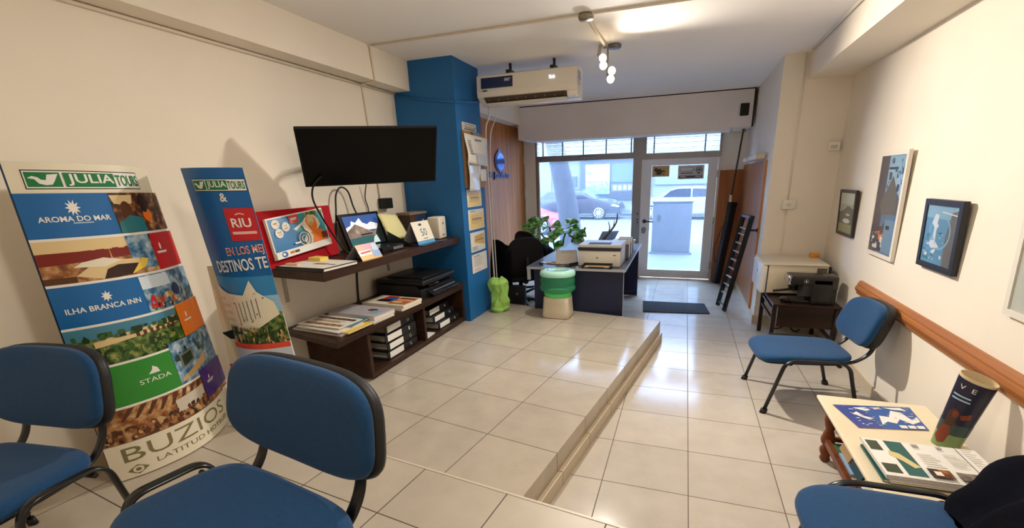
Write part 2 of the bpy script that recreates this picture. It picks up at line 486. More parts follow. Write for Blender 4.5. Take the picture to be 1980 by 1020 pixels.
# ------------------------------------------------------------------ the setting
WALL_L, WALL_R, CEIL = -2.88, 1.50, 2.87
plaster = mat('plaster_warm', (238, 229, 214), 0.75, var=0.03, scale=1.6, bump=0.06, bscale=140)
plaster_c = mat('plaster_ceiling', (248, 245, 241), 0.8, var=0.02, scale=1.2, bump=0.05, bscale=120)
lintel_m = mat('painted_box', (238, 230, 224), 0.6, var=0.03, scale=2)
blue_paint = mat('blue_paint', (22, 102, 166), 0.5, var=0.05, scale=2, bump=0.05, bscale=120)
skirt = mat('skirting_tile', (205, 190, 165), 0.35, var=0.06, scale=5)
white_pl = mat('white_plastic', (232, 228, 218), 0.4)
dark_gap = mat('dark_gap', (45, 38, 34), 0.8)
alu = mat('grey_aluminium', (150, 148, 146), 0.4, metal=0.6, var=0.04, scale=6)
white_paint = mat('white_enamel', (226, 224, 224), 0.35)
tile_low = tile_mat('floor_tile', (203, 194, 181), (112, 100, 88), 0.484, 0.4375, (0.3605, -2.188 + 0.4375 * 20), rough=0.14)
tile_plat = tile_mat('platform_tile', (196, 185, 168), (104, 92, 80), 0.493, 0.4425, (0.473 + 0.493 * 20, 0.0125 + 0.4425 * 20), rough=0.13)
tile_land = tile_mat('landing_tile', (196, 185, 168), (86, 76, 64), 0.48, 0.45, (0.003 + 0.48 * 20, 0.3485 + 0.45 * 20), rough=0.42)
panel_wood = wood_mat('orange_wood_panel', (164, 98, 50), (202, 134, 80), 'Z', 5, 0.5, planks=0.16)
panel_wood2 = wood_mat('red_wood_panel', (150, 98, 62), (182, 122, 80), 'Z', 5, 0.28)
edge_wood = wood_mat('panel_edge_wood', (186, 122, 68), (206, 144, 88), 'Z', 6, 0.4)

m = M().box(-2.88, 1.5, -2.0, 8.0, -0.12, 0.0); struct('floor', m, tile_low, 'cream tiled floor')
# raised platform, turned a little against the walls
def loc_obj(name, poly, z0, z1, th, org, mt, label, extra=None):
    c, s = math.cos(th), math.sin(th)
    P = []
    for x, y in poly:
        dx, dy = x - org[0], y - org[1]; P.append((c * dx + s * dy, -s * dx + c * dy))
    m = M().prism([(x, y, z0) for x, y in P], (0, 0, z1 - z0))
    if extra: extra(m)
    o = m.build(name, mt, loc=(0, 0, 0)); o.location = (org[0], org[1], 0); o.rotation_euler = (0, 0, th)
    o['kind'] = 'structure'; o['label'] = label; o['category'] = 'floor'
    return o
TH = -0.1607
plat = loc_obj('floor_platform', [(-.172, 4.70), (-.66, 1.70), (-.74, 1.2), (-2.88, 1.2), (-2.88, 5.14)], 0.0, 0.22, TH, (-.172, 4.70), tile_plat, 'raised tiled platform one step above the floor')
# tile skirting along the foot of the platform riser
def plat_local(x, y, z=0):
    c, s = math.cos(TH), math.sin(TH); return Vector((-.172 + c * x - s * y, 4.70 + s * x + c * y, z))
m = M()
for k in range(8):
    y1 = -k * 0.4425 - 0.004; y0 = -(k + 1) * 0.4425 + 0.004
    if y0 < -3.4: y0 = -3.4
    m.prism([plat_local(0, y0, 0.0), plat_local(0.028, y0, 0.0), plat_local(0.028, y1, 0.0), plat_local(0, y1, 0.0)], (0, 0, 0.095))
struct('baseboard_platform', m, skirt, 'tile skirting at the foot of the platform step')
LT = -0.1185
loc_obj('floor_landing', [(-.225, 1.535), (0.36, 1.4655), (0.36, -2.0), (-2.88, -2.0), (-2.88, 1.66), (-1.75, 1.66), (-1.70, 1.711)], 0.0, 0.30, LT, (-.225, 1.535), tile_land, 'tiled landing in the foreground')

m = M()
for (xa, ya), (xb, yb) in (((-1.70, 1.711), (0.36, 1.4655)),):
    d = Vector((xb - xa, yb - ya, 0)).normalized(); q = Vector((d.y, -d.x, 0)) * .012
    m.prism([Vector((xa, ya, .296)), Vector((xb, yb, .296)), Vector((xb, yb, .296)) + q, Vector((xa, ya, .296)) + q], (0, 0, .0065))
struct('trim_4', m, mat('nosing', (206, 195, 178), .4), 'pale nosing along the landing edge')
struct('wall_left', M().box(-3.0, WALL_L, -2.1, 8.1, 0, CEIL), plaster)
struct('wall_right', M().box(WALL_R, 1.62, -2.1, 5.6, 0, CEIL), plaster)
struct('wall_rear', M().box(-3.0, 1.62, -2.12, -2.0, 0, CEIL), plaster)
struct('column_right', M().box(0.87, 1.62, 5.56, 8.06, 0, CEIL), plaster, 'pale wall column beside the entrance')
struct('ceiling', M().box(-3.0, 1.62, -2.12, 8.1, CEIL, CEIL + 0.12), plaster_c)
struct('beam_left', M().box(WALL_L, -2.69, -2.0, 4.2, 2.60, CEIL), plaster, 'ceiling beam along the left wall')
struct('beam_left_far', M().box(WALL_L, -2.66, 4.75, 7.3, 2.60, CEIL), plaster, 'ceiling beam above the wood panelling')
struct('beam_right', M().box(1.10, WALL_R, -2.0, 5.56, 2.62, CEIL), plaster, 'ceiling beam along the right wall')
struct('pillar', M().box(WALL_L, -2.2, 4.2, 4.77, 0.0, CEIL), blue_paint, 'blue painted pillar')
# front wall around the shop window
m = M().box(-2.88, -2.63, 7.98, 8.1, 0, CEIL).box(-2.63, 0.56, 7.98, 8.1, 2.40, CEIL).box(0.47, 0.87, 8.0, 8.1, 0, CEIL)
m.box(-2.63, -0.86, 7.98, 8.1, 0, 0.12)
struct('wall_front', m, plaster)
# roller shutter box above the window
m = M().box(-2.70, 0.82, 7.30, 7.98, 2.37, 2.855).box(-2.42, 0.56, 7.31, 7.7, 2.335, 2.372)
struct('lintel', m, lintel_m, 'painted shutter box over the shop front')
m = M().box(-2.70, 0.835, 7.305, 7.35, 2.853, 2.872).box(0.818, 0.84, 7.305, 7.35, 2.37, 2.872)
struct('trim_1', m, dark_gap, 'dark joint around the shutter box')
# wood panelling
struct('wall_panel_left', M().box(WALL_L, -2.858, 4.77, 7.98, 0.0, 2.60), panel_wood, 'orange wood panelling on the left wall')
m = M().box(0.852, 0.872, 5.88, 8.0, 0.10, 1.865)
struct('wall_panel_right', m, panel_wood2, 'wood panel on the side wall by the door')
struct('trim_2', M().box(0.846, 0.872, 5.85, 5.88, 0.10, 1.87), edge_wood, 'pale edge strip of the wood panel')
struct('wall_panel_front', M().box(0.475, 0.852, 7.975, 8.0, 0.0, 1.80), wood_mat('brown_wood_panel', (150, 88, 50), (190, 120, 74), 'Z', 5, 0.4), 'wood panel right of the door')
struct('baseboard_column', M().box(0.852, 1.5, 5.545, 5.56, 0, 0.10).box(0.855, 0.87, 5.545, 8.0, 0, 0.10), skirt, 'tile skirting of the column')
struct('baseboard_right', M().box(1.488, 1.5, -2.0, 5.55, 0, 0.09), skirt)
struct('baseboard_left', M().box(WALL_L, -2.862, -2.0, 1.66, 0.30, 0.38).box(WALL_L, -2.862, 1.66, 4.2, 0.22, 0.30), skirt)
# chair rail of moulded wood
rail_wood = wood_mat('rail_wood', (140, 84, 42), (184, 122, 70), 'Y', 6, 0.35)
prof = [(1.5, .69), (1.478, .69), (1.468, .70), (1.468, .715), (1.458, .725), (1.452, .745), (1.458, .765), (1.466, .772), (1.466, .782), (1.474, .80), (1.482, .81), (1.5, .81)]
struct('trim_3', M().prism([(x, -1.9, z) for x, z in prof], (0, 6.27, 0)), rail_wood, 'moulded wooden chair rail on the right wall')

# shop window, transoms and door
pane = glass_mat('hazy_glass', 0.022)  # slight veil in the pane stands in for the bluish glare outside
pane2 = glass_mat('louvre_glass', 0.06)
def strip_frame(m, x0, x1, z0, z1, y0, y1, l, r, b, t):
    m.box(x0, x0 + l, y0, y1, z0, z1).box(x1 - r, x1, y0, y1, z0, z1)
    m.box(x0 + l, x1 - r, y0, y1, z0, z0 + b).box(x0 + l, x1 - r, y0, y1, z1 - t, z1)
    return m
W1 = strip_frame(M(), -2.63, -0.86, 0.12, 2.12, 7.97, 8.06, 0.045, 0.02, 0.05, 0.085).box(-0.86, -0.70, 7.96, 8.07, 0, 2.40).build('window_1', alu, loc=(0, 0, 0))
W1['kind'] = 'structure'; W1['label'] = 'large shop window'; W1['category'] = 'window'
M().box(-2.585, -2.565, 7.985, 8.0, 0.17, 2.035).build('inner_bead', white_paint, W1)
M().box(-2.585, -0.88, 8.012, 8.020, 0.17, 2.035).build('pane', pane, W1)
M().box(-1.80, -1.55, 7.95, 7.97, 2.055, 2.085, bev=0.008).build('pull', alu, W1)
M().cyl((-0.775, 7.96, 1.12), (-0.775, 7.945, 1.12), 0.014).cyl((-0.775, 7.96, 1.02), (-0.775, 7.945, 1.02), 0.014).cyl((-0.775, 7.96, 0.97), (-0.775, 7.945, 0.97), 0.014).build('bolt', mat('dark_steel', (70, 70, 72), 0.4, metal=0.8), W1)
def transom(name, x0, x1, z0, z1, bars, label):
    o = strip_frame(M(), x0, x1, z0, z1, 7.97, 8.06, 0.03, 0.03, 0.012, 0.012).build(name, alu, loc=(0, 0, 0))
    o['kind'] = 'structure'; o['label'] = label; o['category'] = 'window'
    m = M()
    for b in bars: m.box(b - 0.011, b + 0.011, 7.985, 8.0, z0, z1)
    m.build('louvre_bar', mat('bar_grey', (128, 138, 150), 0.5, metal=0.3), o)
    m = M(); n = 4; h = (z1 - z0) / n
    for k in range(n):
        zc = z0 + h * (k + 0.5)
        m.obox(((x0 + x1) / 2, 8.02, zc), (x1 - x0 - 0.06, 0.006, h * 1.02), rotm(0.35))
    m.build('louvre_glass', pane2, o)
    m = M()
    for k in range(n): m.obox(((x0 + x1) / 2, 8.0 , z0 + h * k + 0.006), (x1 - x0 - 0.06, 0.008, 0.008))
    m.build('louvre_edge', mat('glass_edge', (120, 150, 170), 0.2), o)
transom('window_2', -2.63, -0.86, 2.12, 2.40, (-2.49, -2.126, -1.75, -1.35, -0.925), 'louvred transom over the shop window')
transom('window_3', -0.70, 0.50, 2.09, 2.40, (-0.55, 0.25), 'louvred transom over the door')
M().box(-0.70, 0.50, 7.96, 8.06, 2.005, 2.09).build('door_header', alu, W1)

D1 = strip_frame(M(), -0.735, 0.465, 0.01, 2.005, 7.955, 8.0, 0.165, 0.145, 0.135, 0.10).build('door_1', white_paint, loc=(0, 0, 0))
D1['kind'] = 'structure'; D1['label'] = 'white framed glass door'; D1['category'] = 'door'
M().box(-0.57, 0.32, 7.975, 7.982, 0.145, 1.905).build('pane', pane, D1)
M().box(-0.80, -0.737, 7.97, 8.05, 0, 2.03).box(0.468, 0.50, 7.97, 8.05, 0, 2.03).box(-0.80, 0.50, 7.97, 8.05, 2.006, 2.03).build('door_frame', white_paint, D1)
steel = mat('brushed_steel', (150, 150, 152), 0.3, metal=0.9)
m = M().cyl((-0.655, 7.955, 0.99), (-0.655, 7.945, 0.99), 0.035).cyl((-0.655, 7.945, 0.99), (-0.655, 7.90, 0.99), 0.011)
m.tube([(-0.655, 7.90, 0.99), (-0.60, 7.895, 0.99), (-0.50, 7.90, 0.985)], 0.011); m.build('handle', mat('dark_steel', (70, 70, 72), 0.4), D1)
M().cyl((-0.66, 7.955, 0.85), (-0.66, 7.93, 0.85), 0.042).obox((-0.655, 7.925, 0.845), (0.02, 0.02, 0.09), rotm(0, 0.5)).obox((-0.665, 7.93, 0.81), (0.06, 0.02, 0.05), rotm(0, 0.3), bev=0.005).build('lock', steel, D1)
m = M()
for z in (0.25, 1.0, 1.75): m.box(0.455, 0.475, 7.935, 7.96, z - 0.06, z + 0.06)
m.build('hinge', steel, D1)
M().box(0.4665, 0.4695, 7.957, 7.99, 0.02, 1.0).build('door_gap', dark_gap, D1)
# ------------------------------------------------------------------ the street outside
asphalt = mat('asphalt', (76, 78, 82), 0.85, var=0.06, scale=3)
paving = mat('pavement', (62, 64, 68), 0.8, var=0.06, scale=2)
struct('pavement_near', M().box(-16, 12, 8.1, 12.6, -0.2, -0.02), paving, 'pavement outside the door')
struct('street', M().box(-30, 24, 12.6, 24.0, -0.3, -0.15), asphalt, 'street outside')
struct('pavement_far', M().box(-30, 24, 24.0, 27.0, -0.3, -0.05), paving, 'pavement across the street')

# ------------------------------------------------------------------ chairs
seat_blue = mat('blue_upholstery', (9, 64, 108), 0.9, var=0.10, scale=90, bump=0.12, bscale=420, sheen=0.12, detail=2)
chair_black = mat('black_enamel', (20, 20, 22), 0.28, spec=0.6)
shell_black = mat('black_shell_plastic', (26, 26, 28), 0.5, bump=0.1, bscale=300)

def superpt(a, n=4.0):
    c, s = math.cos(a), math.sin(a)
    return (math.copysign(abs(c) ** (2 / n), c), math.copysign(abs(s) ** (2 / n), s))

def cushion(hw, hd, th, n=4.2, crown=0.012, shape=None, N=56):
    """padded slab lying in xy, top crowned, edges rounded; shape(x,y)->(x,y,dz)"""
    prof = [(0.0, -0.5), (0.55, -0.5), (0.93, -0.48), (0.985, -0.35), (1.0, -0.1), (0.992, 0.18), (0.965, 0.36), (0.92, 0.45), (0.82, 0.5), (0.55, 0.5), (0.28, 0.5), (0.0, 0.5)]
    b = M(); rings = []
    for r, z in prof:
        ring = []
        for i in range(N):
            x, y = superpt(2 * PI * i / N, n)
            px, py = x * hw * r, y * hd * r
            pz = z * th + (crown * (1 - r * r) if z > 0.3 else 0)
            if shape:
                px, py, dz = shape(px, py); pz += dz
            ring.append(b.bm.verts.new((px, py, pz)))
        rings.append(ring)
    for A, B in zip(rings, rings[1:]):
        for i in range(N):
            try:
                f = b.bm.faces.new((A[i], A[(i + 1) % N], B[(i + 1) % N], B[i])); f.smooth = True
            except ValueError: pass
    bmesh.ops.remove_doubles(b.bm, verts=b.bm.verts, dist=1e-5)
    return b

def make_chair(label):
    """stackable visitor chair, front towards local -y, feet on z=0"""
    t = thing('visitor_chair', label, 'chair', (0, 0, 0))
    # seat: waterfall front, sides narrowing a touch to the rear
    def sshape(x, y): return (x * (1 - 0.06 * (y / 0.23)), y, -0.018 * max(0, (-y - 0.10) / 0.13) ** 2 - 0.006 * (1 - (x / 0.24) ** 2) + 0.01 * max(0, (y - 0.1) / 0.12) ** 2)
    s = cushion(0.245, 0.232, 0.058, 4.6, 0.010, sshape); s.xform(Matrix.Translation((0, -0.035, 0.432))); s.build('seat', seat_blue, t)
    cushion(0.225, 0.212, 0.02, 5, 0, sshape).xform(Matrix.Translation((0, -0.035, 0.398))).build('seat_pan', shell_black, t)
    # back: concave towards the sitter, rounded corners; local frame tilts backwards
    tilt = rotm(math.radians(90 - 14), 0, 0)
    def bshape(x, y): return (x * (1 + 0.05 * y / 0.16 * -1), y, 0.10 * x * x / 0.24 * 1.0)
    place = Matrix.Translation((0, 0.265, 0.685)) @ tilt
    bk = cushion(0.238, 0.165, 0.045, 3.6, 0.008, bshape); bk.xform(place); B_ = bk.build('backrest', seat_blue, t)
    sh = cushion(0.245, 0.172, 0.056, 3.6, 0, bshape); sh.xform(place @ Matrix.Translation((0, 0, -0.034))); sub(sh.build('back_shell', shell_black, B_), 'black plastic shell behind the blue backrest')
    for sx in (-1, 1):
        x = 0.282 * sx
        pts = fillet([(x * 1.02, -0.235, 0.0), (x, -0.150, 0.450), (x, 0.140, 0.444), (x * 0.98, 0.225, 0.0)], 0.075, 8)
        f = M().tube(pts, 0.0160, 14, straight=True, ry=0.0100).build('leg_frame', chair_black, t)
        for a, b_ in ((pts[0], pts[1]), (pts[-1], pts[-2])):
            d = (b_ - a).normalized(); M().cyl(a, a + d * 0.035, 0.0185, 0.0175, 14).build('foot_cap', shell_black, f)
        xb = 0.165 * sx
        up = fillet([(xb, -0.06, 0.395), (xb, 0.185, 0.392), (xb, 0.262, 0.47), (xb, 0.312, 0.72)], 0.09, 8)
        M().tube(up, 0.0160, 14, straight=True, ry=0.0100).build('back_upright', chair_black, t)
    for yb in (-0.13, 0.10): M().cyl((-0.278, yb, 0.412), (0.278, yb, 0.412), 0.011).build('crossbar', chair_black, t)
    return t

chairA = make_chair('blue visitor chair in the foreground before the narrow display column, its whole backrest in view')
chairA.location = (-1.205, 0.745, 0.30); chairA.rotation_euler = (0, 0, -0.17); chairA.scale = (1.54, 0.86, 1.02)
chairA['group'] = 'blue visitor chairs'
def chair_copy(label, loc, rz, sc):
    c = copy_tree(chairA); c['label'] = label; c.location = loc; c.rotation_euler = (0, 0, rz); c.scale = sc; return c
chairB = chair_copy('blue visitor chair before the wide display column, cut off by the left picture edge', (-2.32, 0.66, 0.30), 0.13, (1.2, 0.86, 0.99))
chairC = chair_copy('whole blue visitor chair by the chair rail, beside the dark coffee machine table', (0.945, 3.615, 0.0), -1.46, (1.02, 1.38, 0.955))
chairD = chair_copy('blue visitor chair in the bottom right corner with a dark jacket over it', (0.915, 1.58, 0.0), -1.53, (1.05, 1.54, 1.03))

# ------------------------------------------------------------------ printing inks
ink = {}
def I(name, c, rough=0.3, **k):
    if name not in ink: ink[name] = mat('print_' + name, c, rough, coat=k.pop('coat', 0.0), **k)
    return ink[name]
white_i = I('white', (238, 236, 230)); cream_i = I('cream', (236, 228, 205)); green_i = I('logo_green', (18, 122, 66)); black_i = I('black', (25, 25, 28))
blue_i = I('sky_blue', (28, 104, 172)); navy_i = I('navy', (30, 44, 92)); red_i = I('red', (200, 36, 44)); orange_i = I('orange', (238, 124, 30)); grass_i = I('bright_green', (50, 142, 52))
purple_i = I('purple', (70, 44, 128)); grey_i = I('grey', (120, 118, 112)); olive_i = I('olive_lettering', (128, 120, 84)); pale_i = I('pale_blue', (170, 200, 226)); tan_i = I('tan', (200, 164, 112))
yellow_i = I('yellow', (240, 206, 84)); brown_i = I('brown', (92, 54, 34)); dkbrown_i = I('dark_brown', (52, 32, 26)); teal_i = I('teal', (46, 120, 132)); leaf_i = I('leaf', (60, 98, 42)); dleaf_i = I('dark_leaf', (34, 58, 32))
maroon_i = I('maroon', (126, 34, 28)); sand_i = I('sand', (226, 200, 150)); skyw_i = I('cloud', (214, 228, 240)); pink_i = I('pink', (238, 190, 190)); lilac_i = I('lilac', (186, 180, 190)); gold_i = I('gold', (190, 150, 80))
photo_room = I('room_photo', (150, 100, 60), ramp=[(0.25, (60, 34, 26)), (0.45, (150, 92, 54)), (0.6, (196, 150, 100)), (0.75, (226, 206, 170))], scale=24, detail=8)
photo_pool = I('pool_photo', (90, 140, 190), ramp=[(0.25, (36, 54, 60)), (0.42, (60, 110, 150)), (0.6, (150, 180, 200)), (0.8, (230, 230, 225))], scale=26, detail=8)
photo_sky = I('sky_photo', (110, 170, 220), ramp=[(0.3, (60, 130, 190)), (0.6, (150, 196, 226)), (0.8, (238, 240, 240))], scale=5)
photo_green = I('garden_photo', (80, 110, 60), ramp=[(0.25, (28, 46, 26)), (0.45, (64, 98, 44)), (0.62, (140, 150, 80)), (0.8, (216, 190, 120))], scale=34, detail=8)
photo_dark = I('dark_photo', (60, 40, 30), ramp=[(0.3, (26, 22, 24)), (0.5, (86, 52, 36)), (0.65, (176, 116, 60)), (0.8, (222, 190, 150))], scale=26, detail=8)
glossy_white = mat('glossy_board_white', (236, 232, 222), 0.22, coat=0.4)
board_edge = mat('cardboard_edge', (190, 170, 140), 0.8)

def bird_logo(A, u0, v0, u1, v1, split=0.26, split2=0.70, sz=0.0):
    """green and white company plate with a bird and JULIATOURS lettering"""
    A.rect(u0, v0, u1, v1, black_i); d = (v1 - v0) * 0.05; e = (u1 - u0) * 0.008
    A.rect(u0 + e, v0 + d, u1 - e, v1 - d, white_i)
    w = u1 - u0; h = v1 - v0
    A.rect(u0 + 2.2 * e, v0 + 2.4 * d, u0 + w * split, v1 - 2.4 * d, green_i)
    X = lambda a: u0 + 2.2 * e + (w * split - 2.2 * e) * a; Y = lambda b: v0 + 2.4 * d + (h - 4.8 * d) * b
    A.poly([(X(.05), Y(.60)), (X(.20), Y(.74)), (X(.34), Y(.66)), (X(.42), Y(.50)), (X(.55), Y(.46)), (X(.62), Y(.84)), (X(.95), Y(.90)), (X(.80), Y(.42)), (X(.70), Y(.16)), (X(.52), Y(.12)), (X(.34), Y(.22)), (X(.24), Y(.52))], white_i)
    A.rect(u0 + w * (split + 0.02), v0 + 2.4 * d, u0 + w * split2, v1 - 2.4 * d, green_i)
    A.text('JULIA', u0 + w * (split + 0.045), v0 + h * .18, u0 + w * (split2 - 0.01), v1 - h * .18, white_i, bold=True)
    A.text('TOURS', u0 + w * (split2 + 0.01), v0 + h * .18, u1 - 2.5 * e, v1 - h * .18, green_i, bold=True)

# ------------------------------------------------------------------ curved hotel display column
T = thing('display_column', 'wide curved display column with hotel photos in bands and BUZIOS at its foot', 'display stand', (-2.66, 1.45, 0.30))
base_pts = catmull([Vector((-2.665, 1.105, 0)), Vector((-2.59, 1.235, 0)), Vector((-2.563, 1.42, 0)), Vector((-2.625, 1.60, 0)), Vector((-2.80, 1.835, 0))], 16)
top_pts = catmull([Vector((-2.665, 1.105, 0)), Vector((-2.62, 1.23, 0)), Vector((-2.60, 1.37, 0)), Vector((-2.618, 1.51, 0)), Vector((-2.70, 1.655, 0))], 16)
def arc(u, pts):
    cum = [0]
    for a, b in zip(pts, pts[1:]): cum.append(cum[-1] + (b - a).length)
    s = max(0.0, min(1.0, u)) * cum[-1]
    for i in range(len(cum) - 1):
        if cum[i + 1] >= s:
            return pts[i].lerp(pts[i + 1], (s - cum[i]) / (cum[i + 1] - cum[i]))
    return pts[-1]
_ac = {}
def arc_at(u, v):
    k = (round(u, 4), round(v, 3))
    if k not in _ac: _ac[k] = arc(u, base_pts).lerp(arc(u, top_pts), v)
    return _ac[k]
ZB, ZT = 0.30, 1.84
def col_fn(u, v, off=0.0):
    p = arc_at(u, v); q = arc_at(min(1, u + .01), v) - arc_at(max(0, u - .01), v); q = q.normalized()
    return Vector((p.x + q.y * off, p.y - q.x * off, ZB + (ZT - ZB) * v - 0.014 * u * v))
M().sheet(lambda u, v: col_fn(u, v), 32, 12, 0.006).build('curved_sheet', glossy_white, T)
Z = lambda z: (z - ZB) / (ZT - ZB)
A = Art(lambda u, v, off=0.0: col_fn(min(1.0, u * (0.80 + 0.05 * v)), v, off), step=0.05, lift=0.0004)
A.rect(-0.0, 0.0, 0.012, 1.0, I('edge_blue', (26, 60, 92)))
A.rect(0.012, Z(1.711), 0.93, Z(1.838), cream_i)
A.rect(0.93, Z(1.711), 1.25, Z(1.838), cream_i)
bird_logo(A, 0.10, Z(1.728), 0.965, Z(1.808))
def band(z0, z1): A.rect(0.012, Z(z0), 1.25, Z(z0 + 0.012), white_i)
def star(u, z, r=0.03, k=10):
    A.poly([(u + (r if j % 2 == 0 else r * .5) * 1.7 * math.cos(PI * j / k), Z(z) + (r if j % 2 == 0 else r * .5) * 0.8 * math.sin(PI * j / k)) for j in range(2 * k)], white_i)
# first band
A.rect(0.012, Z(1.517), 0.60, Z(1.711), blue_i)
star(0.33, 1.648); A.text('AROMA DO MAR', 0.10, Z(1.588), 0.56, Z(1.612), white_i, bold=True); A.lines(0.30, Z(1.577), 0.43, Z(1.584), 1, pale_i, .8, 1, 0)
A.rect(0.60, Z(1.517), 1.25, Z(1.711), photo_dark)
A.poly([(0.60, Z(1.70)), (0.80, Z(1.70)), (0.78, Z(1.66)), (0.70, Z(1.655)), (0.62, Z(1.66))], sand_i); A.ellipse(0.71, Z(1.628), 0.05, 0.028, brown_i)
A.poly([(0.60, Z(1.522)), (0.86, Z(1.522)), (0.84, Z(1.59)), (0.72, Z(1.605)), (0.61, Z(1.57))], teal_i); A.ellipse(0.92, Z(1.60), 0.06, 0.022, orange_i); A.ellipse(0.90, Z(1.66), 0.05, 0.03, dkbrown_i)
band(1.507, 0)
# bedroom band
A.rect(0.012, Z(1.305), 1.25, Z(1.507), photo_room)
A.rect(0.012, Z(1.455), 0.70, Z(1.507), sand_i); A.quad((0.012, Z(1.40)), (0.60, Z(1.415)), (0.60, Z(1.46)), (0.012, Z(1.452)), maroon_i)
A.rect(0.60, Z(1.34), 0.82, Z(1.507), photo_pool)
A.poly([(0.20, Z(1.345)), (0.36, Z(1.318)), (0.58, Z(1.325)), (0.72, Z(1.36)), (0.66, Z(1.395)), (0.50, Z(1.40)), (0.30, Z(1.385))], sand_i)
A.poly([(0.36, Z(1.318)), (0.56, Z(1.322)), (0.64, Z(1.372)), (0.48, Z(1.378)), (0.40, Z(1.362))], dkbrown_i); A.poly([(0.20, Z(1.385)), (0.40, Z(1.375)), (0.52, Z(1.40)), (0.40, Z(1.418)), (0.26, Z(1.405))], cream_i)
A.poly([(0.56, Z(1.325)), (0.68, Z(1.345)), (0.74, Z(1.385)), (0.68, Z(1.395))], yellow_i)
A.rect(0.012, Z(1.317), 0.2, Z(1.345), brown_i)
A.rect(0.83, Z(1.317), 1.25, Z(1.507), red_i); A.lines(0.86, Z(1.398), 1.0, Z(1.412), 1, white_i, .8, 1, 0); A.ellipse(0.92, Z(1.438), 0.014, 0.012, white_i)
band(1.305, 0)
# second blue band
A.rect(0.012, Z(1.103), 0.58, Z(1.305), blue_i); star(0.33, 1.238, 0.022, 8); A.text('ILHA BRANCA INN', 0.07, Z(1.178), 0.54, Z(1.204), white_i, bold=True)
A.rect(0.58, Z(1.115), 1.25, Z(1.305), photo_pool); A.quad((0.58, Z(1.235)), (0.88, Z(1.235)), (0.86, Z(1.30)), (0.58, Z(1.30)), skyw_i)
A.poly([(0.60, Z(1.13)), (0.70, Z(1.125)), (0.72, Z(1.18)), (0.62, Z(1.19))], red_i); A.speckle(0.62, Z(1.12), 1.1, Z(1.20), [photo_pool, photo_green, red_i, dkbrown_i, sand_i, photo_room], 60, 0.022, 3); A.ellipse(0.92, Z(1.20), 0.06, 0.022, navy_i)
band(1.103, 0)
# garden band
A.rect(0.012, Z(0.905), 1.25, Z(1.103), photo_green); A.rect(0.012, Z(1.045), 0.80, Z(1.103), I('evening_sky', (74, 134, 160)))
A.poly([(0.16, Z(1.00)), (0.40, Z(1.015)), (0.78, Z(1.03)), (0.80, Z(1.07)), (0.55, Z(1.055)), (0.30, Z(1.045)), (0.16, Z(1.03))], sand_i)
for k in range(7): A.rect(0.42 + k * .05, Z(1.015), 0.445 + k * .05, Z(1.04), brown_i)
A.speckle(0.03, Z(0.91), 0.80, Z(1.0), [leaf_i, dleaf_i, photo_green, dleaf_i], 90, 0.030, 5); A.speckle(0.05, Z(1.035), 0.80, Z(1.07), [dleaf_i, dleaf_i, leaf_i], 30, 0.03, 15)
A.rect(0.81, Z(0.93), 1.25, Z(1.115), orange_i); A.lines(0.87, Z(1.008), 0.99, Z(1.02), 1, white_i, .8, 1, 0); A.ellipse(0.92, Z(1.048), 0.012, 0.012, white_i)
band(0.898, 0)
# green band
A.rect(0.012, Z(0.683), 0.60, Z(0.898), grass_i); A.text('STADA', 0.33, Z(0.768), 0.55, Z(0.792), white_i); A.poly([(0.40, Z(0.81)), (0.48, Z(0.81)), (0.47, Z(0.835)), (0.44, Z(0.85)), (0.43, Z(0.83))], white_i)
A.rect(0.60, Z(0.683), 1.25, Z(0.93), photo_pool); A.speckle(0.60, Z(0.82), 1.1, Z(0.92), [dleaf_i, leaf_i, photo_pool, photo_pool], 50, 0.03, 7)
A.quad((0.62, Z(0.70)), (0.98, Z(0.745)), (0.98, Z(0.80)), (0.62, Z(0.72)), tan_i); A.quad((0.66, Z(0.77)), (0.82, Z(0.79)), (0.82, Z(0.86)), (0.66, Z(0.85)), grey_i); A.quad((0.68, Z(0.78)), (0.80, Z(0.80)), (0.80, Z(0.85)), (0.68, Z(0.842)), dleaf_i)
band(0.676, 0)
# lounge band
A.rect(0.012, Z(0.50), 1.25, Z(0.676), photo_room)
for k in range(8): A.quad((0.15 + k * .08, Z(0.61)), (0.17 + k * .08, Z(0.61)), (0.25 + k * .075, Z(0.672)), (0.21 + k * .075, Z(0.672)), brown_i)
A.quad((0.50, Z(0.55)), (0.78, Z(0.565)), (0.78, Z(0.64)), (0.50, Z(0.625)), I('pale_window', (206, 196, 180)))
A.speckle(0.03, Z(0.505), 0.80, Z(0.58), [brown_i, photo_room, dkbrown_i, photo_dark, tan_i, brown_i], 80, 0.026, 11)
A.rect(0.80, Z(0.535), 1.25, Z(0.715), purple_i); A.lines(0.86, Z(0.613), 0.99, Z(0.63), 2, white_i, .6, 1, .2); A.poly([(0.89, Z(0.64)), (0.92, Z(0.64)), (0.915, Z(0.665))], white_i)
# foot
A.rect(0.012, 0.004, 1.25, Z(0.50), cream_i)
A.text('BUZIOS', 0.10, Z(0.395), 0.97, Z(0.475), olive_i)
A.text('LATITUD', 0.27, Z(0.345), 0.62, Z(0.372), olive_i); A.text('HOTELES', 0.65, Z(0.345), 0.97, Z(0.372), olive_i, bold=True)
A.poly([(0.10, Z(0.345)), (0.16, Z(0.372)), (0.22, Z(0.345)), (0.16, Z(0.318))], olive_i); A.ellipse(0.16, Z(0.345), 0.03, 0.012, cream_i); A.ellipse(0.16, Z(0.345), 0.016, 0.006, olive_i)
A.build('printed_bands', T)

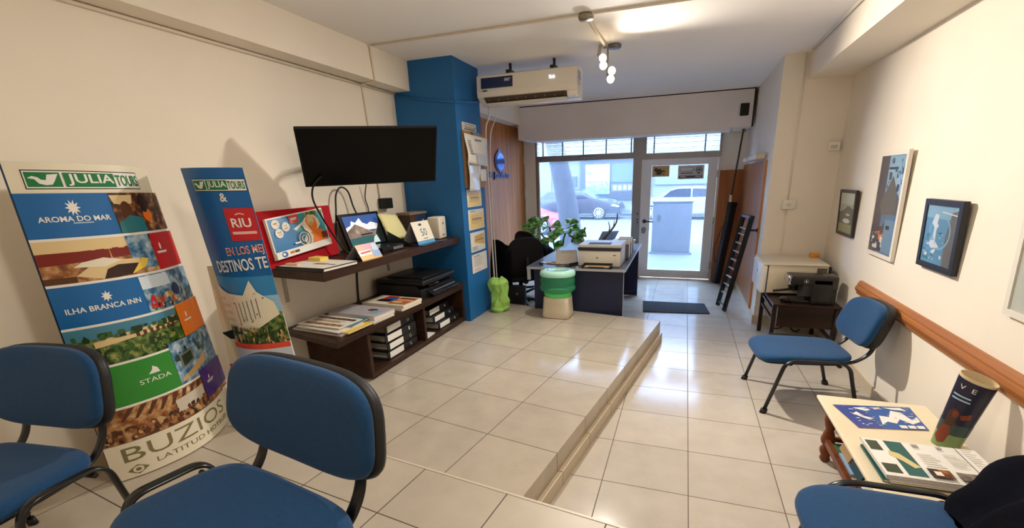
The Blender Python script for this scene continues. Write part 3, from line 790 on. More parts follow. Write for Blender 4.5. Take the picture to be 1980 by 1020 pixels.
# ------------------------------------------------------------------ narrow display column
T = thing('display_column', 'narrow blue curved display column showing a red RIU square and a white hotel', 'display stand', (-2.43, 1.86, 0.22))
def lean_fn(u, v, off=0.0):
    top = 1.822; z = 0.22 + (top - 0.22) * v
    k = (top - z) / (1.8235 - 0.74)
    p = Vector((-2.60, 1.741 + 0.0874 * k, z)).lerp(Vector((-2.283, 1.848 + 0.0874 * k, z - 0.006)), u)
    n = Vector((0.31, -0.95, 0)); b = math.sin(PI * u)
    tn = (Vector((1, 0.32, 0)) * -math.cos(PI * u) * 0.25 + n).normalized()
    return p + n * (0.055 * b - 0.03) + tn * off
M().sheet(lean_fn, 20, 10, 0.006).build('curved_sheet', glossy_white, T)
A = Art(lean_fn, step=0.06, lift=0.0004)
V = lambda z: (z - 0.22) / (1.822 - 0.22)
A.rect(0, V(0.995), 1, 1.0, I('deep_sky', (20, 98, 166))); A.rect(0, V(1.06), 1, V(1.22), I('mid_sky', (56, 138, 196))); A.rect(0, V(0.985), 1, V(1.10), I('light_sky', (150, 196, 226)))
bird_logo(A, 0.20, V(1.70), 0.985, V(1.765), 0.30, 0.70)
A.text('&', 0.60, V(1.645), 0.70, V(1.69), white_i, bold=True)
A.rect(0.60, V(1.43), 0.99, V(1.61), red_i); A.text('RIU', 0.66, V(1.505), 0.92, V(1.555), white_i, bold=True); A.lines(0.64, V(1.463), 0.96, V(1.482), 1, pink_i, .8, 1, 0); A.line([(0.74, V(1.575)), (0.80, V(1.582)), (0.86, V(1.575))], 0.004, pink_i)
A.text('EN LOS MEJ', 0.45, V(1.332), 0.985, V(1.392), white_i, bold=True, slope=0.010)
A.text('EN LOS MEJ', 0.455, V(1.336), 0.98, V(1.388), I('coral', (226, 96, 80)), slope=0.010)
A.text('DESTINOS TE', 0.17, V(1.245), 0.985, V(1.315), white_i, bold=True, slope=0.014)
A.rect(0, V(0.80), 1, V(0.995), photo_green)
A.poly([(0.0, V(0.88)), (0.0, V(1.17)), (0.10, V(1.14)), (0.22, V(1.12)), (0.5, V(1.11)), (0.66, V(1.20)), (0.72, V(1.13)), (0.92, V(1.06)), (0.96, V(0.98)), (0.6, V(0.90)), (0.3, V(0.86))], cream_i)
for k in range(6): A.line([(0.30 + k * .075, V(0.93 + k * .008)), (0.31 + k * .075, V(1.06 + k * .006))], 0.014, grey_i)
A.line([(0.28, V(1.06)), (0.80, V(1.09))], 0.006, grey_i); A.line([(0.28, V(1.09)), (0.70, V(1.12))], 0.004, I('soft_grey', (190, 184, 170)))
for k in range(14): A.rect(0.03 + (k % 3) * .07, V(0.90 + (k // 3) * .045), 0.055 + (k % 3) * .07, V(0.918 + (k // 3) * .045), I('soft_grey', (190, 184, 170)))
A.speckle(0.05, V(0.80), 0.98, V(0.91), [leaf_i, dleaf_i, photo_green, dleaf_i, tan_i, photo_room], 130, 0.028, 2)
A.rect(0, V(0.765), 1, V(0.80), I('tomato', (222, 78, 56)))
A.rect(0, 0, 1, V(0.765), I('haze_blue', (196, 206, 222)))
A.poly([(0.45, V(0.22)), (0.45, V(0.55)), (0.60, V(0.62)), (0.66, V(0.75)), (0.72, V(0.68)), (0.74, V(0.22))], white_i)
A.poly([(0.74, V(0.22)), (0.72, V(0.72)), (0.84, V(0.66)), (1.0, V(0.60)), (1.0, V(0.22))], navy_i)
A.speckle(0.76, V(0.24), 0.99, V(0.6), [blue_i, navy_i, I('slate', (70, 84, 120))], 20, 0.06, 4)
A.build('printed_front', T)
# folded support behind its left edge
bk = lambda u, v, off=0.0: Vector((-2.700 + 0.13 * u, 1.835 + 0.055 * u, 0.22 + 1.05 * v)) + Vector((0.39, -0.92, 0)) * off
M().prism([bk(0, 0), bk(1, 0), bk(1, 1), bk(0.05, 1)], (0.003, 0.006, 0)).build('rear_support', mat('support_cream', (222, 208, 176), .45), T)
A = Art(bk, lift=.0006); A.rect(0, .33, 1, .40, red_i); A.rect(0, .16, 1, .30, photo_green); A.poly([(.0, .60), (.9, .63), (.9, .55), (.3, .56)], black_i); A.rect(0, 0, 1, .12, photo_dark); A.build('support_print', T)

# ------------------------------------------------------------------ television
T = thing('television', 'black flat screen television on a wall arm above the shelf', 'television', (-2.3, 2.95, 1.70))
tl, tr, br, bl = (Vector(p) for p in ((-2.587, 2.559, 2.095), (-1.832, 3.181, 2.116), (-1.995, 3.363, 1.731), (-2.75, 2.741, 1.71)))
eu = br - bl; ev = tl - bl; n = eu.cross(ev).normalized()
tv_black = mat('tv_black', (14, 14, 15), 0.4, spec=.25); screen = mat('tv_screen', (9, 9, 10), 0.3, spec=0.15)
m = M(); slab(m, bl, eu, ev, 0.03); m.build('casing', tv_black, T)
m = M(); slab(m, bl + eu * .012 + ev * .04 + n * .0015, eu * .976, ev * .935, 0.003); m.build('screen', screen, T)
m = M(); slab(m, bl + n * .003, eu, ev * .028, 0.003); slab(m, bl + ev * .982 + n * .003, eu, ev * .018, .003); slab(m, bl + n * .003, eu * .01, ev, .003); slab(m, bl + eu * .99 + n * .003, eu * .01, ev, .003); m.build('bezel', tv_black, T)
c = bl + eu * .5 + ev * .5 - n * 0.03
m = M(); slab(m, bl + eu * .25 + ev * .2 - n * .03, eu * .5, ev * .6, .03); m.build('rear_box', tv_black, T)
wl = Vector((-2.88, 3.20, c.z)); m = M().tube([c - n * .02, c - n * .12, Vector((-2.74, 3.16, c.z)), wl], 0.018, 10, straight=True).box(-2.88, -2.865, 3.10, 3.30, c.z - .1, c.z + .1); m.build('wall_arm', chair_black, T)

# ------------------------------------------------------------------ shelf and low cabinet
dark_wood = wood_mat('dark_brown_wood', (44, 28, 22), (66, 44, 34), 'Y', 5, 0.35)
bracket_m = mat('bracket_grey', (176, 166, 150), 0.45, metal=0.3)
T = thing('wall_shelf', 'long dark wood shelf on the wall under the television', 'shelf', (-2.56, 3.2, 1.10))
M().prism([(-2.88, 2.33, 1.10), (-2.245, 2.255, 1.10), (-2.262, 4.198, 1.10), (-2.88, 4.198, 1.10)], (0, 0, 0.06)).build('board', dark_wood, T)
for y in (2.50, 3.76):
    M().box(-2.88, -2.868, y - .014, y + .014, 0.86, 1.10).box(-2.88, -2.45, y - .014, y + .014, 1.088, 1.10).cyl((-2.868, y, .90), (-2.864, y, .90), .006).build('bracket', bracket_m, T)

T = thing('low_cabinet', 'low dark wood cabinet of open bays under the wall shelf', 'cabinet', (-2.56, 3.2, 0.22))
M().prism([(-2.878, 2.40, 0.628), (-2.225, 2.25, 0.628), (-2.262, 4.195, 0.628), (-2.878, 4.195, 0.628)], (0, 0, 0.037)).build('top', dark_wood, T)
M().box(-2.86, -2.262, 2.60, 4.19, 0.242, 0.278).build('bottom_board', dark_wood, T)
M().box(-2.86, -2.262, 2.595, 2.63, 0.278, 0.628).build('side_panel', dark_wood, T)
M().box(-2.86, -2.262, 4.155, 4.19, 0.278, 0.628).build('side_panel', dark_wood, T)
M().box(-2.85, -2.264, 3.385, 3.415, 0.278, 0.628).build('divider', dark_wood, T)
M().box(-2.874, -2.862, 2.60, 4.19, 0.242, 0.628).build('back_panel', dark_wood, T)
M().box(-2.30, -2.256, 2.63, 4.155, 0.600, 0.628).build('front_rail', dark_wood, T)
for y in (2.66, 4.13):
    for x in (-2.80, -2.30): M().cyl((x, y - .012, .232), (x, y + .012, .232), .012).cyl((x, y, .22), (x, y, .246), .014).build('foot', shell_black, T)

# box files in the bays
file_black = mat('file_black', (24, 24, 26), 0.42, spec=0.5); label_white = mat('paper_label', (236, 234, 228), 0.6)
ringm = mat('ring_steel', (190, 190, 190), 0.25, metal=1)
def make_file(label):
    t = thing('ring_binder', label, 'binder', (0, 0, 0), 'black ring binders in the cabinet')
    # spine faces +x, lies flat; spine width (z) .076, height along y .44, depth x .50
    m = M().box(-0.46, 0.0, 0.0, 0.44, 0.0, 0.004).box(-0.46, 0.0, 0.0, 0.44, 0.068, 0.072).box(-0.004, 0.0, 0.0, 0.44, 0.0, 0.072)
    m.build('cover', file_black, t)
    M().box(-0.44, -0.02, 0.03, 0.42, 0.006, 0.060).build('papers', mat('file_papers', (210, 206, 196), 0.8), t)
    M().box(0.0, 0.0015, 0.03, 0.225, 0.010, 0.064).build('spine_label', label_white, t)
    m = M().lathe([(0.017, 0), (0.017, .003), (0.011, .003), (0.011, 0)], (0.0005, 0.335, 0.036), 18, rot=rotm(0, PI / 2)); m.build('finger_ring', ringm, t)
    return t
F0 = make_file('black ring binder lying at the bottom of the four binder stack in the near bay')
posn = ['second black ring binder up in the near bay stack', 'third black ring binder up in the near bay stack', 'topmost black ring binder of the near bay stack']
F0.location = (-2.31, 2.87, 0.279)
for k, l in enumerate(posn):
    c = copy_tree(F0); c['label'] = l; c.location = (-2.31 - 0.006 * k, 2.875 + (0.006, -0.004, 0.012)[k], 0.279 + 0.0735 * (k + 1)); c.rotation_euler = (0, 0, (0.01, -0.012, 0.02)[k])
for k, l in enumerate(['lowest black ring binder of the three in the far bay by the pillar', 'middle black ring binder of the three in the far bay by the pillar', 'topmost black ring binder of the three in the far bay by the pillar']):
    c = copy_tree(F0); c['label'] = l; c.location = (-2.30 - 0.035 * k, 3.685 - 0.03 * k, 0.279 + 0.0735 * k); c.rotation_euler = (0, 0, (0.0, 0.02, 0.03)[k])
m = M().obox((-2.35, 3.51, 0.283), (0.13, 0.16, 0.008), rotm(0, 0, .1)); tag(m.build('leaflet', label_white), 'white leaflet lying in the far bay beside the binders', 'leaflet')

# ------------------------------------------------------------------ printed matter on the cabinet
paper = mat('paper_white', (234, 230, 220), 0.55); page = mat('page_edges', (222, 214, 198), 0.8)
def book(name, label, cat, corner, sx, sy, h, rz, cover, art=None, group=None, edge=None, hard=False):
    """flat book, corner = near left bottom corner, sx along local x, sy along local y"""
    t = thing(name, label, cat, corner, group); t.rotation_euler = (0, 0, 0)
    R_ = Matrix.Translation(corner) @ rotm(0, 0, rz)
    g = 0.004 if hard else 0.0012
    m = M().box(g * 2, sx - g, g, sy - g, g, h - g); m.xform(R_); m.build('pages', edge or page, t)
    m = M().box(0, sx, 0, sy, 0, g).box(0, sx, 0, sy, h - g, h).box(0, g, 0, sy, 0, h); m.xform(R_); cv = m.build('cover', cover, t)
    if art:
        A = Art(lambda u, v, off=0: R_ @ Vector((u * sx, v * sy, h + off)), lift=0.0004); art(A); A.build('cover_print', cv)
    return t
zc = 0.665
rnd = random.Random(4)
mags = [('grey magazine at the bottom of the spread pile on the cabinet', lilac_i, None), ('yellow edged magazine in the spread pile on the cabinet', yellow_i, None), ('white brochure under the blue one in the spread pile on the cabinet', paper, None),
        ('blue covered brochure near the top of the spread pile on the cabinet', I('brochure_blue', (70, 120, 150)), None), ('white brochure with brown stripes on top of the spread pile on the cabinet', paper, 1)]
for k, (l, cv, a) in enumerate(mags):
    def art(A):
        A.rect(.06, .12, .94, .3, photo_room); A.lines(.1, .4, .9, .6, 3, gold_i, .5, 3); A.rect(.05, .7, .95, .86, photo_dark)
    ox, oy, sx, sy, rz, h = [(-2.80, 2.43, .50, .25, -.10, .011), (-2.72, 2.43, .46, .26, -.04, .011), (-2.76, 2.43, .44, .25, -.12, .008), (-2.70, 2.46, .40, .22, .10, .007), (-2.77, 2.45, .42, .24, -.06, .006)][k]
    book('magazine', l, 'magazine', (ox, oy, zc), sx, sy, h, rz, cv, art if a else None, 'magazines on the low cabinet'); zc += h + 0.0006
book('book', 'white book under the lilac book on the cabinet', 'book', (-2.76, 2.72, .665), .50, .25, .018, -.06, paper)
def art(A):
    A.ellipse(.70, .62, .10, .13, I('cap_brown', (110, 50, 40))); A.poly([(.72, .30), (.90, .28), (.92, .58), (.76, .60)], I('aqua', (130, 180, 200))); A.lines(.18, .66, .38, .72, 1, white_i, .7, 1, 0)
book('book', 'lilac hardback book lying in the middle of the cabinet top', 'book', (-2.76, 2.75, .684), .49, .25, .034, -.07, lilac_i, art, hard=True)
book('book', 'grey book under the striped orange and blue book', 'book', (-2.71, 3.08, .665), .46, .28, .020, -.06, I('stone_grey', (200, 192, 178)))
def art(A):
    A.rect(.22, .5, .5, .97, red_i); A.rect(.34, .3, .66, .82, blue_i); A.rect(.2, .28, .5, .56, black_i); A.rect(.55, .12, .97, .9, I('rust', (196, 110, 56))); A.ellipse(.7, .35, .12, .1, sand_i); A.rect(.6, .55, .96, .62, cream_i); A.rect(.62, .74, .95, .8, dkbrown_i)
book('book', 'striped orange, blue and red picture book nearest the black printer', 'book', (-2.70, 3.10, .686), .45, .27, .022, -.05, cream_i, art)

# black multifunction printer
T = thing('printer', 'black multifunction printer on the cabinet against the blue pillar', 'printer', (-2.5, 3.75, .665))
pr = mat('printer_black', (22, 22, 24), 0.4, spec=0.5, bump=0.05, bscale=200); pr2 = mat('printer_gloss', (30, 30, 34), 0.15)
M().prism([(-2.80, 3.44, .668), (-2.30, 3.44, .668), (-2.30, 3.44, .74), (-2.36, 3.44, .79), (-2.80, 3.44, .79)], (0, .62, 0)).build('body', pr, T)
m = M().obox((-2.53, 3.74, .818), (.54, .60, .045), rotm(0, 0, -.02), bev=.014, seg=3); m.build('scanner_lid', pr, T)
M().obox((-2.52, 3.76, .846), (.40, .46, .012), rotm(0, 0, -.02), bev=.005).build('document_feeder', pr, T)
m = M().obox((-2.285, 3.80, .722), (.15, .54, .012), rotm(0, .42, 0), bev=.004); m.build('output_tray', pr2, T)
m = M().obox((-2.262, 3.80, .712), (.014, .42, .016), rotm(0, .42, 0)); m.build('tray_lip', mat('silver_plastic', (150, 150, 155), .3, metal=.6), T)
M().obox((-2.30, 3.66, .775), (.03, .18, .03), rotm(0, .5, 0), bev=.006).build('control_panel', pr2, T)

# ------------------------------------------------------------------ things on the wall shelf
T = thing('display_board', 'red display board with a beach poster panel leaning on the shelf', 'display board', (-2.75, 2.62, 1.16))
redm = mat('red_board', (172, 8, 24), 0.65, var=0.05, scale=6, spec=.2)
bo = Vector((-2.72, 2.245, 1.163)); beu = Vector((0, 0.705, 0.008)); bev = Vector((-0.08, 0.045, 0.39))
m = M(); slab(m, bo, beu, bev, 0.016); m.build('backing', redm, T)
po = Vector((-2.700, 2.327, 1.218)); peu = Vector((0, 0.524, 0.048)); pev = Vector((-0.062, 0.018, 0.283))
m = M(); slab(m, po, peu, pev, 0.022); P_ = m.build('poster_panel', glossy_white, T)
A = Art(plane_fn(po, peu, pev), lift=.0004)
A.rect(.02, .17, .985, .965, I('poster_blue', (46, 122, 180)))
A.poly([(.5, .17), (.985, .17), (.985, .965), (.42, .965), (.40, .80), (.52, .70), (.44, .55), (.56, .40)], I('poster_teal', (60, 150, 165)))
A.poly([(.40, .62), (.62, .78), (.64, .74), (.44, .57)], cream_i); A.poly([(.60, .965), (.985, .965), (.985, .86), (.66, .88)], photo_green)
A.rect(.86, .90, .98, .95, green_i); A.text('JULIA', .875, .908, .97, .942, white_i)
for u, v in ((.13, .83), (.28, .72), (.15, .60)):
    A.ellipse(u, v, .068, .12, pale_i); A.ellipse(u, v, .058, .10, cream_i); A.speckle(u - .035, v - .05, u + .035, v + .05, [red_i, teal_i, tan_i, photo_pool], 6, .03, int(u * 100))
A.rect(.36, .77, .52, .965, I('coral_red', (214, 74, 62))); A.lines(.385, .83, .495, .90, 2, white_i, .6, 1, .1)
A.poly([(.60, .17), (.66, .44), (.76, .52), (.88, .46), (.93, .30), (.93, .17)], orange_i); A.poly([(.54, .17), (.52, .30), (.58, .42), (.66, .46), (.70, .34), (.66, .17)], I('linen', (214, 208, 196)))
A.poly([(.55, .66), (.60, .80), (.70, .90), (.80, .86), (.87, .74), (.88, .58), (.82, .50), (.72, .46), (.64, .42), (.58, .52)], cream_i)
A.poly([(.62, .74), (.66, .86), (.74, .88), (.81, .76), (.82, .58), (.78, .46), (.70, .44), (.66, .56)], orange_i)
A.ellipse(.715, .74, .062, .135, sand_i, 24); A.ellipse(.72, .66, .045, .05, tan_i)
for k in range(4): A.ring(.53, .33, .115 - .022 * k, .21 - .042 * k, .011, I('stripe', (60, 66, 74)) if k % 2 == 0 else cream_i)
A.rect(.86, .22, .97, .38, I('crate', (120, 50, 34)))
A.rect(.0, .0, 1.0, .165, white_i); A.ellipse(.13, .085, .05, .07, blue_i); A.ellipse(.12, .09, .025, .035, white_i); A.lines(.22, .05, .29, .115, 1, I('rust', (196, 110, 56)), .9, 1, 0); A.lines(.30, .05, .38, .115, 1, brown_i, .9, 1, 0); A.lines(.34, .24, .44, .29, 1, white_i, .8, 2, 0)
A.build('poster_print', P_)

T = thing('album', 'large white album with a black spine at the near end of the shelf', 'book', (-2.46, 2.45, 1.16))
R_ = Matrix.Translation((-2.68, 2.285, 1.16)) @ rotm(0, 0, -.04)
M().box(.01, .425, .008, .318, .004, .022).xform(R_).build('pages', paper, T)
m = M().box(0, .43, 0, .325, 0, .0035).box(0, .43, 0, .325, .022, .0255).box(0, .43, 0, .006, 0, .0255); m.xform(R_); cv = m.build('cover', file_black, T)
A = Art(lambda u, v, off=0: R_ @ Vector((u * .43, v * .325, .0255 + off)), lift=.0004); A.rect(.02, .04, .985, .985, paper); A.rect(.45, .40, .72, .56, photo_dark); A.lines(.74, .43, .90, .50, 1, black_i, .8, 1, 0); A.build('cover_print', cv)
m = M().obox((-2.565, 2.56, 1.198), (.12, .075, .024), rotm(0, 0, -.1)); tag(m.build('sticky_note_pad', mat('sticky_yellow', (236, 206, 96), .8)), 'yellow sticky note block on the white album', 'note pad')
m = M().obox((-2.58, 2.345, 1.193), (.11, .035, .014), rotm(0, 0, -.05)); tag(m.build('note_strip', mat('note_pink', (226, 192, 160), .8)), 'small pale pink block on the near corner of the white album', 'note pad')

def tent_card(name, label, y0, y1, xf, xb, z0, h, face, art, xr=None, lean=0.06):
    """folded card: front face towards +x"""
    t = thing(name, label, 'tent card', ((xf + xb) / 2, (y0 + y1) / 2, z0))
    xt = xf - lean
    o = Vector((xf, y0, z0)); eu = Vector((0, y1 - y0, 0)); ev = Vector((xt - xf, 0, h))
    m = M(); slab(m, o, eu, ev, .002); f = m.build('front_panel', face, t)
    ob = Vector((xb, y1, z0)); m = M(); slab(m, ob, -eu, Vector((xt - xb, 0, h)), .002); m.build('rear_panel', mat('card_back', (176, 172, 170), .6), t)
    A = Art(plane_fn(o, eu, ev), lift=.0004); art(A); A.build('front_print', f); return t
def art(A):
    A.rect(0, 0, 1, .30, I('card_orange', (240, 190, 110))); A.rect(0, .62, 1, 1, I('card_pink', (222, 170, 190))); A.rect(.0, .7, .3, 1, I('card_peach', (236, 176, 140))); A.rect(.62, .1, 1, .6, I('card_blue', (150, 180, 226))); A.rect(.72, .5, .98, .95, I('card_sky', (200, 216, 240)))
    A.quad((.1, .42), (.58, .46), (.58, .54), (.1, .52), red_i)
tent_card('tent_card', 'small pink and orange tent card in front of the mountain screen', 2.70, 2.935, -2.285, -2.45, 1.16, .115, white_i, art)
def art(A):
    A.rect(0, 0, 1, .14, I('card_strip', (90, 160, 200))); A.text('50', .36, .34, .70, .66, I('fifty', (70, 110, 120))); A.ring(.46, .84, .09, .055, .025, navy_i); A.rect(.40, .82, .52, .86, navy_i); A.lines(.40, .20, .64, .24, 1, grey_i, .8, 1, 0)
tent_card('tent_card', 'white tent card with a large 50 beside the small white speaker', 3.51, 3.80, -2.315, -2.50, 1.1690, .205, mat('card_cream', (232, 226, 208), .5), art, lean=.07)
m = M().obox((-2.345, 3.68, 1.1665), (.17, .42, .004), rotm(0, 0, .06)); tag(m.build('brochure', navy_i), 'dark blue brochure lying under the tent card numbered 50', 'brochure')

# screen with mountains
T = thing('monitor', 'small flat screen showing snowy mountains on the shelf', 'monitor', (-2.66, 3.27, 1.16))
mo = Vector((-2.655, 3.015, 1.175)); meu = Vector((0, .52, 0.0)); mev = Vector((-.085, -.01, .305)); n = meu.cross(mev).normalized()
m = M(); slab(m, mo, meu, mev, .022); m.build('casing', tv_black, T)
m = M(); slab(m, mo + meu * .06 + mev * .09 + n * .0012, meu * .88, mev * .85, .002); S_ = m.build('screen', screen, T)
def lit(name, c, **k): return mat('lit_' + name, c, .3, emit=.35, **k)
A = Art(plane_fn(mo + n * .0014, meu, mev), lift=.0003)
A.rect(.07, .10, .93, .93, lit('sky', (52, 84, 150)))
A.poly([(.07, .62), (.2, .68), (.24, .80), (.33, .74), (.45, .86), (.50, .72), (.60, .66), (.70, .72), (.84, .66), (.93, .60), (.93, .50), (.07, .50)], lit('snow', (220, 224, 230)))
A.poly([(.07, .52), (.18, .60), (.30, .70), (.42, .62), (.55, .52), (.70, .44), (.93, .58), (.93, .30), (.07, .30)], lit('rock', (120, 104, 96), ramp=[(.35, (92, 76, 68)), (.6, (150, 134, 120)), (.75, (210, 206, 200))], scale=12))
A.poly([(.07, .32), (.5, .34), (.93, .30), (.93, .10), (.07, .10)], lit('lake', (44, 92, 96))); A.poly([(.66, .12), (.93, .10), (.93, .78), (.84, .55), (.74, .38)], lit('shore', (28, 40, 40)))
A.poly([(.60, .12), (.78, .12), (.74, .34), (.66, .28)], lit('glint', (190, 214, 214)))
A.build('screen_picture', S_)
M().box(-2.74, -2.62, 3.15, 3.40, 1.16, 1.172).box(-2.70, -2.685, 3.2, 3.35, 1.165, 1.30).build('stand', tv_black, T)
T = thing('set_top_box', 'flat black set top box on the shelf in front of the mountain screen', 'box', (-2.47, 3.22, 1.16))
M().box(-2.58, -2.37, 3.06, 3.36, 1.163, 1.205, bev=.004).build('casing', pr2, T)
M().box(-2.3695, -2.3685, 3.20, 3.34, 1.172, 1.196).build('front_strip', mat('silver_plastic', (150, 150, 155), .3, metal=.6), T)
# leaflet holder
T = thing('leaflet_holder', 'black leaflet holder with pale yellow sheets beside the mountain screen', 'leaflet holder', (-2.5, 3.62, 1.16))
M().box(-2.63, -2.30, 3.47, 3.75, 1.1605, 1.164).build('base', file_black, T)
m = M().prism([(-2.34, 3.465, 1.164), (-2.62, 3.465, 1.164), (-2.62, 3.465, 1.30)], (0, .006, 0)).prism([(-2.54, 3.47, 1.164), (-2.54, 3.75, 1.164), (-2.545, 3.75, 1.22), (-2.545, 3.47, 1.22)], (.004, 0, 0)); m.build('pocket', file_black, T)
m = M().sheet(lambda u, v: (-2.585 - .05 * v - .045 * v * v + .02 * math.sin(PI * u), 3.475 + .30 * u - .03 * v - .05 * max(0, u - .6) * v, 1.166 + (.29 - .03 * u) * v), 8, 10, .004); m.build('sheets', mat('pale_yellow_paper', (232, 226, 166), .7), T)
# small carton
T = thing('carton', 'small brown and blue carton on the shelf behind the tent card numbered 50', 'box', (-2.66, 3.98, 1.16))
M().box(-2.74, -2.60, 3.83, 4.12, 1.16, 1.415).build('body', mat('carton_brown', (70, 52, 44), .6), T)
M().box(-2.75, -2.59, 3.82, 4.13, 1.415, 1.437).build('lid', mat('carton_lid', (140, 120, 104), .6), T)
A = Art(plane_fn((-2.5995, 3.83, 1.16), (0, .29, 0), (0, 0, .255)), lift=.0004); A.rect(.35, .02, 1, .98, I('carton_blue', (46, 66, 96))); A.ellipse(.8, .6, .06, .2, cream_i); A.build('side_print', T)
# speaker
T = thing('speaker', 'small white box speaker at the far end of the shelf', 'speaker', (-2.42, 4.04, 1.16))
M().obox((-2.43, 4.045, 1.275), (.13, .175, .22), rotm(0, 0, .12), bev=.014, seg=3).build('casing', mat('speaker_cream', (226, 218, 202), .45), T)
Rs = Matrix.Translation((-2.43, 4.045, 1.275)) @ rotm(0, 0, .12)
A = Art(lambda u, v, off=0: Rs @ Vector((.0652 + off, -.0875 + .175 * u, -.11 + .22 * v)), lift=.0005); A.poly([(.40, .64), (.66, .64), (.62, .72), (.52, .78), (.44, .70)], grey_i); A.ellipse(.52, .42, .03, .03, I('soft_grey', (190, 184, 170))); A.ellipse(.52, .34, .02, .02, I('soft_grey', (190, 184, 170))); A.lines(.36, .13, .72, .19, 1, grey_i, .8, 1, 0); A.build('front_marks', T)
# power adapter and cables
tag(M().box(-2.88, -2.80, 3.735, 3.865, 1.485, 1.585, bev=.006).build('power_adapter', mat('adapter_black', (18, 18, 18), .5)), 'square black power adapter plugged into the wall above the shelf', 'adapter')
cable = mat('cable_black', (22, 20, 20), .5); cable_l = mat('cable_cream', (226, 214, 196), .6); cable_w = mat('cable_white', (226, 222, 214), .5)
def wire(name, pts, r, mt, label, cat='cable', n=8, **k): return tag(M().tube(pts, r, n, **k).build(name, mt), label, cat)
wire('cable', [(-2.60, 2.76, 1.78), (-2.68, 2.75, 1.72), (-2.72, 2.76, 1.62), (-2.70, 2.80, 1.48), (-2.665, 2.86, 1.32), (-2.63, 2.92, 1.20), (-2.62, 2.99, 1.168), (-2.70, 3.05, 1.166)], .007, cable, 'black cable hanging from the television past the red display board')
wire('cable', [(-2.82, 3.02, 1.17), (-2.83, 3.06, 1.32), (-2.83, 3.10, 1.50), (-2.83, 3.13, 1.64), (-2.83, 3.20, 1.70), (-2.83, 3.28, 1.66), (-2.83, 3.32, 1.53), (-2.80, 3.34, 1.42)], .007, cable, 'black cable looping in an arch above the mountain screen')
wire('cable', [(-2.82, 3.52, 1.72), (-2.86, 3.53, 1.60), (-2.865, 3.56, 1.50), (-2.86, 3.54, 1.40)], .005, cable, 'thin black cable hanging from the television to the mountain screen')
wire('cable', [(-2.868, 3.36, 1.10), (-2.868, 3.30, .98), (-2.866, 3.27, .84), (-2.866, 3.25, .672)], .008, cable, 'black cable running down the wall between shelf and cabinet')
# cable ducts on walls and ceiling
wire('cable_duct', [(-2.66, 3.63, 2.862), (1.09, 3.63, 2.862)], .009, cable_l, 'thin cream conduit crossing the ceiling', 'conduit', straight=True)
wire('cable_duct', [(-2.683, 3.63, 2.86), (-2.683, 3.65, 2.604), (-2.70, 3.66, 2.594), (-2.872, 3.70, 2.592), (-2.872, 3.71, 2.55), (-2.873, 3.76, 1.59)], .008, cable_l, 'cream conduit down the beam and wall to the power adapter', 'conduit', straight=True)
wire('cable_duct', [(-2.868, -1.0, 2.586), (-2.868, 4.19, 2.586)], .010, cable_l, 'cream conduit along the left wall under the beam', 'conduit', straight=True)
wire('cable_duct', [(-2.84, 4.19, 2.57), (-2.5, 4.19, 2.505), (-2.20, 4.19, 2.465)], .010, blue_paint, 'conduit painted blue on the left face of the blue pillar', 'conduit', straight=True)
wire('cable_duct', [(-2.19, 4.19, 2.464), (-2.19, 4.76, 2.545)], .010, blue_paint, 'conduit painted blue on the narrow face of the blue pillar below the air conditioner', 'conduit', straight=True)
wire('cable_duct', [(1.085, 5.4, 2.862), (1.085, -1.5, 2.862)], .012, plaster, 'painted conduit along the right ceiling beam', 'conduit', straight=True)
wire('cable_duct', [(1.065, 5.552, 2.86), (1.07, 5.552, 1.44)], .009, plaster, 'painted conduit down the column to the white junction box', 'conduit', straight=True)
wire('cable_duct', [(1.07, 5.552, 1.33), (1.07, 5.552, .60)], .006, plaster, 'painted conduit running from the white junction box down towards the refrigerator', 'conduit', straight=True)
T = thing('ceiling_junction', 'round junction box on the ceiling conduit with a tube to the spotlights', 'junction box', (-.783, 3.65, 2.83))
M().lathe([(.0, .0), (.05, .004), (.058, .02), (.058, .04)], (-.783, 3.65, 2.828), 20).build('box', mat('junction_metal', (150, 142, 128), .4, metal=.5), T)
M().tube([(-.783, 3.70, 2.855), (-.775, 4.42, 2.855)], .013, 10, straight=True).build('tube', plaster, T)

# ------------------------------------------------------------------ spotlights
T = thing('ceiling_spotlight', 'ceiling spotlight cluster of four lit halogen heads', 'ceiling light', (-.76, 4.46, 2.55))
lamp_metal = mat('lamp_metal', (176, 170, 164), .3, metal=.7); bulb = mat('halogen_glow', (255, 226, 180), .3, emit=28)
M().lathe([(.0, 0), (.055, .0), (.06, .012), (.06, .03)], (-.70, 4.50, 2.84), 24).build('ceiling_rose', mat('rose_grey', (120, 118, 116), .35, metal=.6), T)
M().tube([(-.70, 4.50, 2.845), (-.765, 4.46, 2.845), (-.80, 4.46, 2.845)], .008, straight=True).tube([(-.755, 4.46, 2.845), (-.755, 4.46, 2.56)], .009, straight=True).obox((-.83, 4.46, 2.825), (.03, .02, .09), rotm(0, .2)).build('stem', lamp_metal, T)
heads = [((-.80, 4.44, 2.755), (.35, -.9, -.12)), ((-.79, 4.43, 2.695), (.25, -.93, -.25)), ((-.715, 4.44, 2.645), (.28, -.95, -.1)), ((-.72, 4.43, 2.58), (.15, -.95, -.25))]
for p, d in heads:
    q = Vector(d).normalized().to_track_quat('Z', 'Y').to_matrix()
    m = M().lathe([(.012, -.055), (.022, -.05), (.034, -.02), (.038, .03), (.035, .03), (.03, -.01)], p, 20, rot=q, close=False)
    m.tube([Vector(p) + q @ Vector((0, 0, -.04)), Vector((-.755, 4.46, p[2] + .02))], .005, 8, straight=True)
    h = m.build('lamp_head', lamp_metal, T)
    b = M().lathe([(.0, .024), (.018, .023), (.031, .012), (.030, -.005)], p, 20, rot=q); sub(b.build('bulb', bulb, h), 'glowing warm white bulb')

